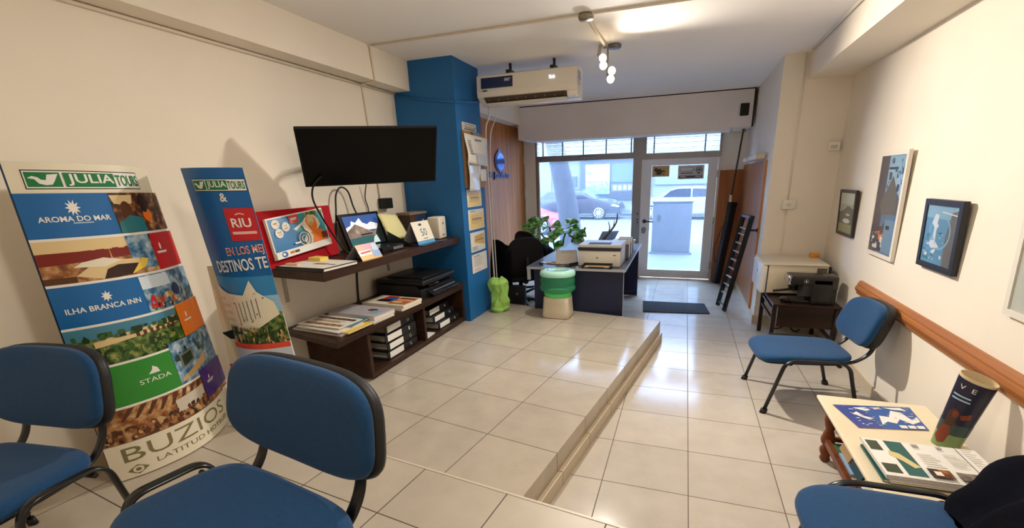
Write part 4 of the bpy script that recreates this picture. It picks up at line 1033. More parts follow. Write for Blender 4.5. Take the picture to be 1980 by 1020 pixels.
# ------------------------------------------------------------------ air conditioner
T = thing('air_conditioner', 'white split air conditioner hung from the ceiling beside the blue pillar', 'air conditioner', (-1.6, 4.7, 2.49))
acw = mat('ac_white', (232, 226, 214), .35, coat=.2); ac_d = mat('ac_dark', (84, 70, 58), .6)
prof = [(4.62, 2.765), (4.585, 2.75), (4.575, 2.60), (4.585, 2.553), (4.66, 2.505), (4.70, 2.49), (4.83, 2.49), (4.83, 2.765)]
m = M().prism([(-2.13, y, z) for y, z in prof], (1.06, 0, 0)); m.build('casing', acw, T)
m = M().prism([(-2.06, 4.584, 2.548), (-2.06, 4.652, 2.506), (-2.06, 4.64, 2.55)], (.88, 0, 0)); m.xform(Matrix.Translation((0, -.004, -.003))); m.build('outlet_slot', ac_d, T)
m = M()
for k in range(9): m.obox((-2.0 + k * .1, 4.61, 2.53), (.006, .05, .02), rotm(.5))
m.build('vane', mat('ac_vane', (120, 104, 88), .5), T)
M().obox((-1.62, 4.655, 2.488), (.86, .075, .006), rotm(-.25)).build('flap', acw, T)
M().box(-1.17, -1.072, 4.582, 4.70, 2.50, 2.55, bev=.006).build('end_cap', acw, T)
A = Art(plane_fn((-2.13, 4.5735, 2.60), (1.06, 0, 0), (0, .0097, .145)), lift=.0008)
A.rect(.045, .20, .375, .90, navy_i); A.rect(.045, .20, .375, .235, I('logo_green', (18, 122, 66))); A.lines(.29, .56, .36, .76, 3, white_i, .5, 1, .3)
A.ellipse(.085, .06, .03, .05, I('badge', (70, 84, 110))); A.text('26', .735, .47, .795, .66, mat('display_digit', (225, 245, 255), .3, emit=1.6), bold=True); A.build('front_marks', T)
A = Art(plane_fn((-1.0695, 4.60, 2.60), (0, .20, 0), (0, 0, .14)), lift=.0006); A.rect(.1, .35, .75, .95, I('energy_label', (150, 160, 172))); A.lines(.15, .0, .6, .28, 4, grey_i, .5, 2); A.build('side_label', T)
for x in (-1.80, -1.33):
    M().box(x - .025, x + .025, 4.64, 4.80, 2.765, 2.80).box(x - .012, x + .012, 4.70, 4.72, 2.79, 2.87).build('hanger', shell_black, T)
T = thing('cable_bundle', 'white hoses dropping from the air conditioner beside the pillar', 'hose', (-2.13, 4.84, 0.9))
M().tube([(-2.10, 4.80, 2.488), (-2.13, 4.85, 2.40), (-2.185, 4.86, 2.25), (-2.188, 4.86, 1.7), (-2.18, 4.86, .5)], .010, 10).build('hose', cable_w, T)
M().tube([(-2.02, 4.80, 2.488), (-2.06, 4.86, 2.38), (-2.15, 4.90, 2.18), (-2.17, 4.90, 1.6), (-2.16, 4.90, .3)], .006, 10).build('cable', cable_w, T)

# ------------------------------------------------------------------ papers on the pillar
def wall_sheet(name, label, cat, y0, y1, z0, z1, art, face=None, th=.002, x=-2.2, lean=0.0, group=None):
    o = Vector((x + .003 + th, y0, z0)); eu = Vector((0, y1 - y0, lean)); ev = Vector((0, .0, z1 - z0))
    t = thing(name, label, cat, (x, (y0 + y1) / 2, z0), group)
    m = M(); slab(m, o, eu, ev, th + .002); s = m.build('sheet', face or paper, t)
    A = Art(plane_fn(o, eu, ev), lift=.0004); art(A); A.build('print', s); return t
def art(A): A.lines(.12, .74, .92, .84, 1, grey_i, .8, 1, 0); A.rect(.2, .36, .95, .62, I('sign_grey', (130, 124, 112))); A.lines(.28, .42, .88, .58, 2, white_i, .5, 1, .1); A.lines(.12, .12, .9, .26, 1, black_i, .7, 1, 0); A.poly([(.06, .45), (.14, .66), (.11, .42)], gold_i)
wall_sheet('sign_card', 'small sign card at the top of the pillar papers', 'sign', 4.31, 4.635, 2.222, 2.302, art, mat('sign_cream', (220, 214, 198), .5))
T = thing('clipboard', 'clipboard stuffed with overlapping papers on the blue pillar', 'clipboard', (-2.17, 4.53, 1.65))
M().box(-2.198, -2.175, 4.285, 4.76, 1.655, 2.215).build('board', mat('board_brown', (168, 128, 88), .6), T)
M().box(-2.176, -2.140, 4.46, 4.60, 2.185, 2.215, bev=.004).build('clip', steel, T)
m = M().sheet(lambda u, v: (-2.146 + .012 * math.sin(3 * u + 5 * v), 4.27 + .50 * u + .02 * (1 - v), 1.90 + .29 * v - .02 * u), 10, 8, .002).build('top_sheet', paper, T)
def shf(u, v, off=0): return Vector((-2.1445 + off + .012 * math.sin(3 * u + 5 * v), 4.27 + .50 * u + .02 * (1 - v), 1.90 + .29 * v - .02 * u))
A = Art(shf, step=.1, lift=.0008); A.lines(.12, .3, .32, .8, 7, grey_i, .5, 5); A.rect(.4, .05, .9, .40, I('pale_slate', (206, 210, 212))); A.lines(.42, .82, .7, .88, 1, grey_i, .8, 1, 0); A.build('top_print', m)
M().sheet(lambda u, v: (-2.150 + .014 * math.sin(4 * u + 3 * v), 4.29 + .30 * u, 1.62 + .30 * v), 10, 8, .002).build('middle_sheet', mat('film_sleeve', (214, 212, 206), .2, coat=.5), T)
M().sheet(lambda u, v: (-2.158 + .008 * math.sin(4 * u), 4.60 + .17 * u, 1.72 + .13 * v), 5, 5, .002).build('side_sheet', paper, T)
def yart(seed):
    def f(A):
        A.rect(.08, .05, .95, .80, yellow_i); A.lines(.15, .25, .85, .7, 5, gold_i, .35, seed); A.rect(.2, .48, .8, .56, I('dark_gold', (150, 116, 40))); A.lines(.1, .86, .6, .94, 2, grey_i, .5, seed)
    return f
def part_art(A): A.poly([(.25, .45), (.95, .28), (.95, .88), (.25, .80)], I('pale_gold', (226, 190, 92))); A.lines(.3, .6, .9, .8, 3, gold_i, .4, 3); A.rect(.3, .55, .9, .60, I('dark_gold', (150, 116, 40))); A.lines(.06, .06, .5, .26, 5, grey_i, .35, 7)
def txt_art(A): A.lines(.12, .32, .75, .82, 9, I('soft_grey', (190, 184, 170)), .4, 9); A.lines(.12, .86, .5, .91, 1, grey_i, .8, 1, 0); A.rect(.15, .08, .5, .2, pink_i)
T = wall_sheet('notice', 'yellow notice directly below the clipboard on the pillar', 'notice', 4.31, 4.66, 1.457, 1.64, yart(1), lean=0, group='notices on the pillar')
wall_sheet('notice', 'yellow notice second from the top below the clipboard', 'notice', 4.31, 4.70, 1.212, 1.428, yart(2), group='notices on the pillar')
wall_sheet('notice', 'white notice with a torn looking yellow patch below the yellow ones', 'notice', 4.325, 4.69, .970, 1.183, part_art, group='notices on the pillar')
wall_sheet('notice', 'plain white lowest notice on the pillar with fine grey text', 'notice', 4.325, 4.71, .735, .942, txt_art, group='notices on the pillar')
wall_sheet('poster', 'narrow pink poster on the wood panelling behind the pillar edge', 'poster', 4.98, 5.62, .95, 1.52, lambda A: (A.rect(.05, .05, .95, .95, pink_i), A.rect(.1, .7, .9, .9, red_i)), x=-2.858)

# ------------------------------------------------------------------ company sign on the panelling
T = thing('company_sign', 'blue oval emblem and blue raised letters on the wood panelling', 'sign', (-2.85, 6.75, 1.74))
sign_blue = mat('sign_blue', (28, 52, 140), .3); mirror = mat('emblem_blue_mirror', (90, 120, 196), .12, metal=.7)
bl_pts = [(math.sin(a) * .19 * (1 - .12 * abs(math.cos(a)) ** 3), math.cos(a) * .155) for a in [2 * PI * k / 28 for k in range(28)]]
m = M().prism([(-2.857, 6.80 + y, 2.02 + z) for y, z in bl_pts], (.02, 0, 0)); m.build('emblem', sign_blue, T)
m = M().prism([(-2.836, 6.815 + y * .86, 2.02 + z * .86) for y, z in bl_pts], (.006, 0, 0)); m.build('emblem_face', mirror, T)
m = M().prism([(-2.857, 6.74, 2.17), (-2.857, 6.84, 2.17), (-2.857, 6.84, 2.20), (-2.857, 6.79, 2.21), (-2.857, 6.74, 2.19)], (.02, 0, 0)).prism([(-2.857, 6.76, 1.865), (-2.857, 6.83, 1.865), (-2.857, 6.80, 1.84)], (.02, 0, 0)); m.build('emblem_knob', sign_blue, T)
A = Art(plane_fn((-2.832, 6.33, 1.745), (0, .86, 0), (0, 0, .12)), lift=.0); A.text('ili Jauiste', 0, 0, 1, 1, sign_blue, bold=True)
g = bmesh.ops.extrude_face_region(A.m.bm, geom=list(A.m.bm.faces)); bmesh.ops.translate(A.m.bm, vec=(-.024, 0, 0), verts=[v for v in g['geom'] if isinstance(v, bmesh.types.BMVert)])
A.build('lettering', T)
# small devices
tag(M().box(-2.865, -2.79, 7.955, 7.98, 2.02, 2.14, bev=.008).build('alarm_sensor', white_pl), 'white sensor box high on the strip left of the shop window', 'sensor')
tag(M().box(-2.86, -2.80, 7.95, 7.98, 1.40, 1.57, bev=.008).build('light_switch', white_pl), 'white switch box lower on the strip left of the shop window', 'switch')
wire('cable', [(-2.84, 7.975, 2.36), (-2.845, 7.975, 2.14), (-2.84, 7.975, 1.57), (-2.85, 7.975, 1.39), (-2.85, 7.975, .6)], .006, cable_l, 'thin cable down the strip between the two white boxes', straight=True)
tag(M().box(.655, .768, 7.275, 7.30, 2.515, 2.675, bev=.006).build('alarm_siren', mat('siren_black', (26, 26, 26), .5)), 'small black box on the right end of the shutter box', 'alarm box')
T = thing('junction_box', 'white junction box on the column above the small refrigerator', 'junction box', (1.08, 5.54, 1.336))
M().box(1.015, 1.15, 5.52, 5.56, 1.338, 1.437, bev=.008, seg=2).build('box', white_pl, T)
M().cyl((1.08, 5.52, 1.385), (1.08, 5.514, 1.385), .022).build('knob', mat('ivory', (214, 206, 188), .5), T)
M().tube([(1.05, 5.545, 1.34), (1.05, 5.535, 1.30), (1.07, 5.535, 1.29)], .007).build('cable', cable_l, T)
T = thing('motion_sensor', 'white motion sensor in the corner above the pictures', 'sensor', (1.43, 5.53, 1.93))
M().obox((1.425, 5.53, 1.97), (.105, .05, .085), rotm(0, 0, -.25), bev=.008, seg=2).build('casing', white_pl, T)
M().obox((1.418, 5.503, 1.962), (.06, .006, .035), rotm(0, 0, -.25), bev=.002).build('lens', mat('lens_grey', (190, 186, 178), .3), T)
T = thing('emergency_light', 'long white emergency light on top of the side wood panel', 'emergency light', (.80, 6.4, 1.87))
M().obox((.80, 6.42, 1.915), (.10, 1.0, .06), rotm(0, 0, .0), bev=.012, seg=2).build('housing', mat('housing_cream', (214, 202, 178), .5), T)
M().obox((.78, 6.85, 1.905), (.11, .34, .055), None, bev=.014, seg=2).build('diffuser', mat('diffuser_white', (236, 236, 236), .3), T)
# shutter strap
T = thing('shutter_strap', 'dark roller shutter strap hanging right of the door', 'strap', (.70, 7.6, 1.3))
m = M().tube([(.755, 7.62, 2.37), (.75, 7.62, 2.30), (.715, 7.64, 1.85), (.678, 7.66, 1.42)], .013, 6, ry=.03); m.build('webbing', mat('strap_grey', (74, 66, 62), .8, bump=.4, bscale=300), T)
M().box(.655, .69, 7.64, 7.68, 1.315, 1.425, bev=.006).build('grip', white_pl, T)
M().box(.735, .79, 7.60, 7.66, 2.33, 2.37).build('guide', alu, T)
# leaning black stand
T = thing('folded_stand', 'long black folded banner stand leaning in the corner by the door', 'folded stand', (.62, 7.72, 0))
d = Vector((.145, .06, 1.30)); q = d.to_track_quat('Z', 'Y').to_matrix().to_4x4()
M().obox((.575 + .0725, 7.735, .655), (.115, .10, d.length), q, bev=.01, seg=2).build('bag', mat('black_nylon', (24, 24, 27), .7, bump=.2, bscale=60), T)
M().obox((.575 + .14, 7.755, 1.285), (.125, .11, .05), q, bev=.008).build('end_cap', shell_black, T)
M().tube([(.53, 7.67, .35), (.50, 7.64, .6), (.60, 7.66, .95)], .006).build('carry_strap', shell_black, T)
# wine-rack like black frame
T = thing('metal_rack', 'black metal ladder rack leaning on the side wood panel', 'rack', (.56, 6.05, 0))
rb = mat('rack_black', (22, 22, 24), .4); rs = mat('rack_rung', (170, 170, 172), .35, metal=.6)
b0 = Vector((.516, 6.25, .015)); b1 = Vector((.578, 5.975, .015)); up_ = Vector((.186, -.20, 1.235))
for b in (b0, b1):
    q = up_.to_track_quat('Z', 'Y').to_matrix().to_4x4(); M().obox(b + up_ / 2, (.03, .05, up_.length), q).build('rail', rb, T)
for k in range(10):
    t = (.05, .17, .27, .36, .45, .54, .63, .72, .81, .87)[k]
    M().obox((b0 + b1) / 2 + up_ * t, ((b1 - b0).length, .022, .012), rotm(0, 0, math.atan2((b1 - b0).y, (b1 - b0).x)) @ rotm(.3)).build('rung', rs if k else rb, T)
M().obox((b0 + b1) / 2 + up_ * .985, ((b1 - b0).length + .03, .04, .03), rotm(0, 0, math.atan2((b1 - b0).y, (b1 - b0).x))).build('top_bar', rb, T)
M().cyl(b1 + up_ * .86, b1 + up_ * .86 + Vector((.10, 0, 0)), .012).cyl(b1 + up_ * .86 + Vector((.085, 0, 0)), b1 + up_ * .86 + Vector((.10, 0, 0)), .024).build('hook', rb, T)
tag(M().prism([(-.487, 6.27, 0.001), (.345, 6.30, 0.001), (.40, 5.82, 0.001), (-.44, 5.73, 0.001)], (0, 0, .010)).build('door_mat', mat('mat_charcoal', (44, 46, 52), .95, var=.15, scale=60, bump=.5, bscale=300)), 'dark grey rectangular mat on the floor before the door', 'mat')

# ------------------------------------------------------------------ green bag and water dispenser on the platform
T = thing('plastic_bag', 'bright green plastic bag standing against the blue pillar', 'bag', (-2.05, 4.66, .22))
bagm = mat('bag_green', (172, 226, 112), .4, var=.08, scale=9, trans=.1)
def bagf(u, v):
    a = 2 * PI * u
    prof_r = [(.0, .085), (.06, .10), (.16, .088), (.30, .10), (.45, .092), (.62, .088), (.8, .10), (.92, .115), (1.0, .10)]
    for (v0, r0), (v1, r1) in zip(prof_r, prof_r[1:]):
        if v0 <= v <= v1: r = r0 + (r1 - r0) * (v - v0) / (v1 - v0); break
    w = 1 + .07 * math.sin(3 * a + 7 * v) + .05 * math.sin(5 * a - 9 * v) + .03 * math.sin(11 * a + 5 * v)
    return Vector((-2.055 + .02 * math.sin(5 * v) + r * w * math.cos(a) * 1.12 + .02 * v, 4.67 + r * w * math.sin(a) * .9, .224 + .375 * v + .012 * math.sin(4 * a + 3)))
def bagc(u, v):
    p = bagf(u, v); q = noise.noise_vector(Vector((math.cos(2 * PI * u) * 1.6, math.sin(2 * PI * u) * 1.6, v * 3.4))) * .030
    return Vector((p.x + q.x, p.y + q.y, max(.223, p.z + q.z * .4 * min(1, v * 4))))
m = M().grid(bagc, 22, 13, wrapu=True, smooth=False)
m.build('body', bagm, T)
m = M().grid(lambda u, v: bagc(u, 1.0).lerp(Vector((-2.03, 4.67, .60)), v * .9) + Vector((0, 0, .02 * math.sin(PI * v) + (.008 * math.sin(14 * PI * u) if v > 0 else 0))), 22, 4, wrapu=True, smooth=False); m.build('knotted_top', bagm, T)

T = thing('water_dispenser', 'cream pot dispenser carrying an upturned green water bottle on the platform', 'water dispenser', (-1.31, 4.655, .22))
cream_pl = mat('dispenser_cream', (220, 208, 184), .45, var=.04, scale=6)
wx, wy = -1.305, 4.635
def sq(prof, m, n=40, ex=5.0, mi=0, sx=1, sy=1):
    rings = []
    for r, z in prof:
        rings.append([m.bm.verts.new((wx + superpt(2 * PI * i / n, ex)[0] * r * sx, wy + superpt(2 * PI * i / n, ex)[1] * r * sy, z)) for i in range(n)])
    for A_, B_ in zip(rings, rings[1:]):
        for i in range(n):
            f = m.bm.faces.new((A_[i], A_[(i + 1) % n], B_[(i + 1) % n], B_[i])); f.smooth = True; f.material_index = mi
    m.bm.faces.new(rings[0][::-1]); m.bm.faces.new(rings[-1]); return m
sq([(.155, .222), (.163, .235), (.158, .30), (.150, .40), (.147, .452), (.138, .458)], M(), sy=.86).build('base_pot', cream_pl, T)
gr1 = mat('bottle_green', (70, 186, 138), .06, spec=.7, alpha=.42); gr2 = mat('bottle_pale', (186, 244, 226), .14)
gr3 = mat('collar_green', (96, 220, 124), .25)
M().lathe([(.10, .452), (.150, .456), (.155, .47), (.158, .50), (.160, .505)], (wx, wy, 0), 40, sy=.86).build('collar', gr3, T)
M().lathe([(.158, .505), (.182, .518), (.199, .533), (.205, .555), (.202, .574), (.192, .584), (.193, .597), (.197, .606), (.198, .650), (.195, .660), (.195, .684), (.198, .695)], (wx, wy, 0), 48, sy=.88, close=False).build('bottle', gr1, T)
M().lathe([(.198, .695), (.203, .705), (.200, .735), (.185, .752), (.15, .757), (.10, .757), (.09, .750), (.0, .750)], (wx, wy, 0), 48, sy=.88, close=False).build('bottle_base', gr2, T)
A = Art(lambda u, v, off=0: Vector((wx + u, wy + v * .88, .7575 + off)), lift=.0006); A.ring(0, 0, .125, .125, .012, I('emboss', (60, 96, 96))); A.ring(.03, 0.0, .05, .03, .006, I('emboss', (60, 96, 96))); A.build('moulded_ring', T)

# ------------------------------------------------------------------ desk and office chairs
T = thing('desk', 'navy desk with a grey edged top behind the water dispenser', 'desk', (-1.15, 5.8, 0))
navy_l = mat('navy_laminate', (27, 34, 66), .45, var=.05, scale=4); desk_top = mat('desk_top_grey', (92, 96, 108), .32, var=.05, scale=4); edge_g = mat('desk_edge', (176, 178, 184), .4)
M().prism([(-1.735, 4.83, .712), (-.585, 4.83, .712), (-.61, 6.95, .712), (-1.72, 6.95, .712)], (0, 0, .026)).build('top', desk_top, T)
m = M().box(-1.740, -1.733, 4.83, 6.95, .700, .739).prism([(-.583, 4.83, .711), (-.577, 4.83, .711), (-.602, 6.95, .711), (-.608, 6.95, .711)], (0, 0, .028)).box(-1.735, -.583, 4.826, 4.832, .711, .739); m.build('edge_band', edge_g, T)
M().box(-1.66, -.60, 4.86, 4.885, .005, .712).build('side_panel', navy_l, T)
M().box(-.603, -.598, 4.858, 4.887, .005, .712).build('panel_edge', edge_g, T)
M().box(-.92, -.605, 6.58, 6.605, .005, .712).build('side_panel', navy_l, T)
M().box(-.93, -.90, 4.885, 6.58, .30, .712).build('modesty_panel', navy_l, T)
M().box(-1.738, -1.70, 4.835, 4.86, .58, .712).build('front_lip', edge_g, T)

def office_chair(label, loc, rz, back_only=False):
    t = thing('office_chair', label, 'chair', (0, 0, 0), 'office chairs at the desk')
    mesh = mat('chair_mesh_black', (22, 22, 24), .85, bump=.3, bscale=500)
    m = cushion(.24, .23, .07, 4, .01); m.xform(Matrix.Translation((0, -.02, .44))); m.build('seat', mesh, t)
    bk = cushion(.235, .29, .05, 3.2, .0, lambda x, y: (x * (1 - .2 * max(0, y)), y, .5 * x * x + .25 * y * y)); bk.xform(Matrix.Translation((0, .24, .72)) @ rotm(math.radians(80), 0, 0)); bk.build('backrest', mesh, t)
    M().tube([(0, .05, .40), (0, .25, .41), (0, .30, .60), (0, .285, .75)], .022).build('back_spine', shell_black, t)
    M().cyl((0, 0, .12), (0, 0, .41), .028).build('gas_column', shell_black, t)
    for k in range(5):
        a = 2 * PI * k / 5 + .3; e = Vector((.29 * math.cos(a), .29 * math.sin(a), .075))
        l = M().tube([(0, 0, .13), e * .5 + Vector((0, 0, .065)), e], .02, 8, straight=True).build('base_arm', shell_black, t)
        M().cyl(e + Vector((-.014, 0, -.045)), e + Vector((.014, 0, -.045)), .03).build('caster', shell_black, l)
    for s in (-1, 1): M().tube(fillet([(.22 * s, .0, .42), (.29 * s, 0, .44), (.29 * s, 0, .63), (.27 * s, -.16, .64), (.27 * s, .1, .64)], .05), .014).build('armrest', shell_black, t)
    t.location = loc; t.rotation_euler = (0, 0, rz); return t
OC = office_chair('black office chair with a jacket over it beside the green bag', (-2.12, 5.62, 0), -2.45)
OC.scale = (1.12, 1.0, 1.0)
OC2 = copy_tree(OC); OC2['label'] = 'second black office chair farther back between the plant and the panelling'; OC2.location = (-2.10, 6.35, 0); OC2.rotation_euler = (0, 0, 2.6)
cloth_b = mat('black_cloth', (15, 14, 18), .95, bump=.4, bscale=45, spec=.15)
def drape(name, label, fn, nu, nv, th, parent=None): 
    m = M().sheet(fn, nu, nv, th)
    return tag(m.build(name, cloth_b), label, 'jacket')
def jk(u, v):                                   # over the first chair's back
    a = PI * (u * 1.2 - .1); c = Vector((-2.33, 5.42, 0)); w = Vector((.77, -.64, 0)); nrm_ = Vector((-.64, -.77, 0))
    s = (u - .5) * .62; drop = .62 * (1 - v)
    bul = .085 * math.cos(PI * (u - .5)) * (0.6 + .6 * math.sin(PI * min(1, drop * 1.4)))
    fold = .014 * math.sin(14 * u + 3 * v) + .01 * math.sin(23 * u)
    z = .985 - drop - .07 * (2 * (u - .5)) ** 2 * v
    return c + w * s * (1 - .18 * v) + nrm_ * (bul + fold - .01) + Vector((0, 0, z - .01))
drape('jacket', 'black jacket hung over the back of the office chair beside the green bag', jk, 26, 16, .012)
T = thing('jacket', 'black jacket heaped over the second office chair in front of the plant', 'jacket', (-1.98, 6.3, .70))
def heap(u, v):
    a = 2 * PI * u; r = [0.36, .38, .37, .33, .26, .17, .06, .0][min(7, int(v * 7))]
    t = v * 7 - int(v * 7); r2 = [.36, .38, .37, .33, .26, .17, .06, .0][min(7, int(v * 7) + 1)]; r = r + (r2 - r) * t
    z = .70 + .27 * math.sin(v * PI / 2)
    w = 1 + .10 * math.sin(3 * a + 1) + .06 * math.sin(8 * a + 6 * v)
    return Vector((-1.95 + r * .62 * w * math.cos(a), 6.1 + r * .5 * w * math.sin(a), z - .13 + .02 * math.sin(5 * a) * (1 - v) - .16 * r * w * math.cos(a)))
M().grid(heap, 40, 14, wrapu=True).build('body', cloth_b, T)
M().tube([(-2.10, 5.96, .78), (-2.02, 5.92, .76), (-1.93, 5.91, .72), (-1.85, 5.94, .66)], .006).build('zip', mat('zip_grey', (150, 150, 156), .4, metal=.6), T)
T = thing('document_case', 'black case with a silver catch standing under the desk chair', 'case', (-2.03, 5.24, 0))
M().box(-2.20, -1.92, 5.20, 5.30, .0, .40, bev=.015, seg=2).build('body', mat('case_black', (30, 29, 30), .6), T); M().cyl((-2.02, 5.20, .30), (-2.02, 5.193, .30), .018).build('catch', ringm, T)
tag(M().box(-2.33, -2.22, 5.18, 5.32, .0, .34, bev=.01).build('carton', mat('carton_beige', (170, 148, 122), .8)), 'beige carton on the floor between the green bag and the black case', 'box')

# things on the desk
T = thing('laser_printer', 'white laser printer with a black band at the near right end of the desk', 'printer', (-.90, 5.15, .739))
lw = mat('printer_white', (222, 216, 204), .4); lb = mat('printer_band', (44, 44, 48), .4)
M().box(-1.145, -.655, 4.955, 5.40, .742, .925, bev=.012, seg=2).build('body', lw, T)
M().box(-1.148, -.652, 4.945, 5.05, .928, .962, bev=.006).build('front_band', lb, T)
M().prism([(-1.145, 4.97, .928), (-.655, 4.97, .928), (-.655, 5.40, .928), (-1.145, 5.40, .928)], (0, .0, .062)).build('top_cover', lw, T)
M().box(-1.04, -.78, 5.02, 5.16, .988, .994).build('paper_slot', mat('slot_dark', (30, 30, 32), .6), T)
M().box(-1.07, -.74, 4.948, 4.956, .748, .785).build('tray_opening', mat('slot_dark', (30, 30, 32), .6), T)
m = M().box(-1.08, -.74, 4.845, 4.95, .742, .75).box(-1.08, -1.065, 4.845, 4.95, .742, .775).box(-.755, -.74, 4.845, 4.95, .742, .775).box(-1.0, -.82, 4.84, 4.85, .742, .76); m.build('paper_tray', lb, T)
M().box(-1.05, -.77, 4.855, 4.95, .751, .757).build('tray_paper', mat('paper_tan', (206, 176, 136), .7), T)
A = Art(plane_fn((-1.145, 4.9545, .742), (.49, 0, 0), (0, 0, .183)), lift=.0006); A.ellipse(.46, .56, .028, .05, grey_i); A.rect(.82, .72, .90, .76, black_i); A.line([(.12, .05), (.12, .72)], .004, I('soft_grey', (190, 184, 170))); A.line([(.88, .05), (.88, .72)], .004, I('soft_grey', (190, 184, 170))); A.build('front_marks', T)
T = thing('desk_calendar', 'white tent calendar on the desk left of the laser printer', 'calendar', (-1.36, 5.1, .739))
o = Vector((-1.43, 5.02, .742)); eu = Vector((.235, .10, .0)); ev = Vector((-.015, .06, .155))
m = M(); slab(m, o, eu, ev, .004); f = m.build('front_panel', mat('card_grey', (208, 200, 190), .6), T)
A = Art(plane_fn(o, eu, ev), lift=.0005); A.line([(.25, .86), (.82, .86)], .03, grey_i); A.build('front_print', f)
o2 = Vector((-1.455, 5.17, .742)) + eu; m = M(); slab(m, o2, -eu, Vector((.01, -.09, .155)), .004); m.build('rear_panel', mat('card_grey2', (150, 148, 146), .6), T)
T = thing('pen_tray', 'black tray on the desk between the calendar and the laser printer', 'tray', (-1.24, 5.02, .739))
m = M().obox((-1.225, 4.99, .745), (.08, .17, .008), rotm(0, 0, -.55)).obox((-1.20, 5.01, .758), (.012, .17, .03), rotm(0, 0, -.55)); m.build('tray', lb, T)
tag(M().ell((-1.61, 4.99, .752), (.035, .028, .013)).build('mouse', mat('mouse_black', (30, 28, 30), .4)), 'black computer mouse on the near left corner of the desk', 'mouse')
for k, (x, y, rz, l) in enumerate([(-1.57, 5.12, .4, 'loose white sheets near the left edge of the desk'), (-1.46, 5.08, -.3, 'tan envelope by the tent calendar on the desk')]):
    tag(M().obox((x, y, .744 + .003 * k), (.16, .12, .006), rotm(0, 0, rz)).build('papers' if k == 0 else 'envelope', paper if k == 0 else mat('envelope_tan', (196, 166, 122), .8)), l, 'papers' if k == 0 else 'envelope')
T = thing('file_rack', 'grey file rack with white folders behind the laser printer on the desk edge', 'file rack', (-.70, 5.7, .739))
fr_g = mat('rack_grey', (110, 110, 116), .5)
M().box(-.80, -.625, 5.48, 5.50, .742, .93).box(-.80, -.625, 5.98, 6.0, .742, .93).box(-.80, -.625, 5.48, 6.0, .742, .752).box(-.80, -.625, 5.73, 5.745, .742, .92).build('rack', fr_g, T)
for k, (y, h) in enumerate([(5.53, .205), (5.57, .19), (5.62, .21), (5.67, .20), (5.79, .21), (5.85, .20), (5.91, .215)]):
    M().obox((-.715, y, .755 + h / 2), (.17, .028, h), rotm(.04 * ((k % 3) - 1), 0, 0)).build('folder', paper, T)
for k, (x, y, rz, w, d, l) in enumerate([(-.82, 6.30, .08, .34, .30, 'white paper stack beyond the file rack at the window end of the desk'), (-.80, 6.33, -.10, .30, .24, 'upper loose paper stack overhanging the far right desk corner'), (-1.14, 6.45, .2, .24, .2, 'grey folder under the driftwood at the window end of the desk')]):
    tag(M().obox((x, y, (.795, .862, .785)[k]), (w, d, (.105, .025, .09)[k]), rotm(0, 0, rz)).build('paper_stack', (paper, paper, mat('folder_grey', (140, 132, 130), .7))[k]), l, 'papers')
for k in range(3):
    y = 6.77 + .045 * k
    m = M(); slab(m, Vector((-1.28 + .035 * k, y, .742)), Vector((.17, .02, 0)), Vector((.10, .0, .20)), .012)
    tag(m.build('standing_folder', mat('folder_blue', (150, 176, 206), .5)), 'pale blue folders leaning together at the window end of the desk', 'folder', 'leaning pale blue folders')
bark = mat('driftwood', (112, 92, 78), .85, var=.2, scale=20, bump=.6, bscale=80)
m = M().tube([(-1.20, 6.72, .742), (-1.12, 6.72, .86), (-1.02, 6.70, .99), (-.96, 6.70, 1.09), (-.945, 6.70, 1.22)], lambda t: .022 - .014 * t, 8).tube([(-1.07, 6.71, .93), (-1.06, 6.70, 1.02), (-1.08, 6.69, 1.10)], lambda t: .013 - .008 * t, 7).tube([(-1.00, 6.70, 1.02), (-.99, 6.70, 1.12)], lambda t: .010 - .006 * t, 6)
tag(m.build('driftwood', bark), 'forked driftwood branch standing at the window end of the desk', 'driftwood')

# plant by the window
T = thing('potted_plant', 'leafy green and white variegated plant in front of the shop window', 'plant', (-2.05, 7.1, 0))
M().lathe([(.0, 0), (.13, .0), (.16, .30), (.175, .32), (.165, .32), (.15, .29), (.0, .29)], (-2.05, 7.1, 0), 28, close=False).build('pot', mat('pot_brown', (120, 78, 56), .7), T)
stem_m = mat('stem_green', (92, 128, 66), .55, var=.2, scale=20)
leafm = mat('variegated_leaf', (70, 120, 60), .35, ramp=[(.28, (52, 112, 42)), (.44, (86, 156, 62)), (.54, (170, 208, 128)), (.66, (232, 240, 205))], scale=14, stretch=(1, 1, 1), detail=2)
stems = [[(-2.03, 7.1, .29), (-2.02, 7.08, .55), (-2.07, 7.04, .82), (-2.10, 7.0, .98)], [(-2.0, 7.1, .29), (-1.92, 7.08, .5), (-1.87, 7.04, .78), (-1.80, 7.0, .95)], [(-2.08, 7.12, .29), (-2.12, 7.1, .5), (-2.16, 7.05, .72), (-2.25, 7.0, .88)], [(-1.98, 7.1, .29), (-1.80, 7.08, .52), (-1.72, 7.05, .78), (-1.66, 7.02, .9)]]
for s in stems: M().tube(s, lambda t: .024 - .010 * t, 8).build('stem', stem_m, T)
m = M()
def leaf(base, tip, w, droop=.05, cup=.25):
    b = Vector(base); t = Vector(tip); L_ = (t - b); side = L_.cross(Vector((0, -.75, .66)))
    side = side.normalized() if side.length > 1e-5 else Vector((1, 0, 0)); up2 = side.cross(L_).normalized()
    def f(u, v):
        x = (u - .5) * 2; ww = w * (math.sin(PI * min(1, v ** .8)) ** .75) * (1 - .25 * v)
        return b + L_ * v + side * x * ww + up2 * (abs(x) * ww * cup - droop * v * v + .0 )
    m.sheet(f, 6, 10, .0015)
_nt = leafm.node_tree; _pb = _nt.nodes['Principled BSDF']; _tl = _nt.nodes.new('ShaderNodeBsdfTranslucent'); _mx = _nt.nodes.new('ShaderNodeMixShader'); _mx.inputs[0].default_value = .4
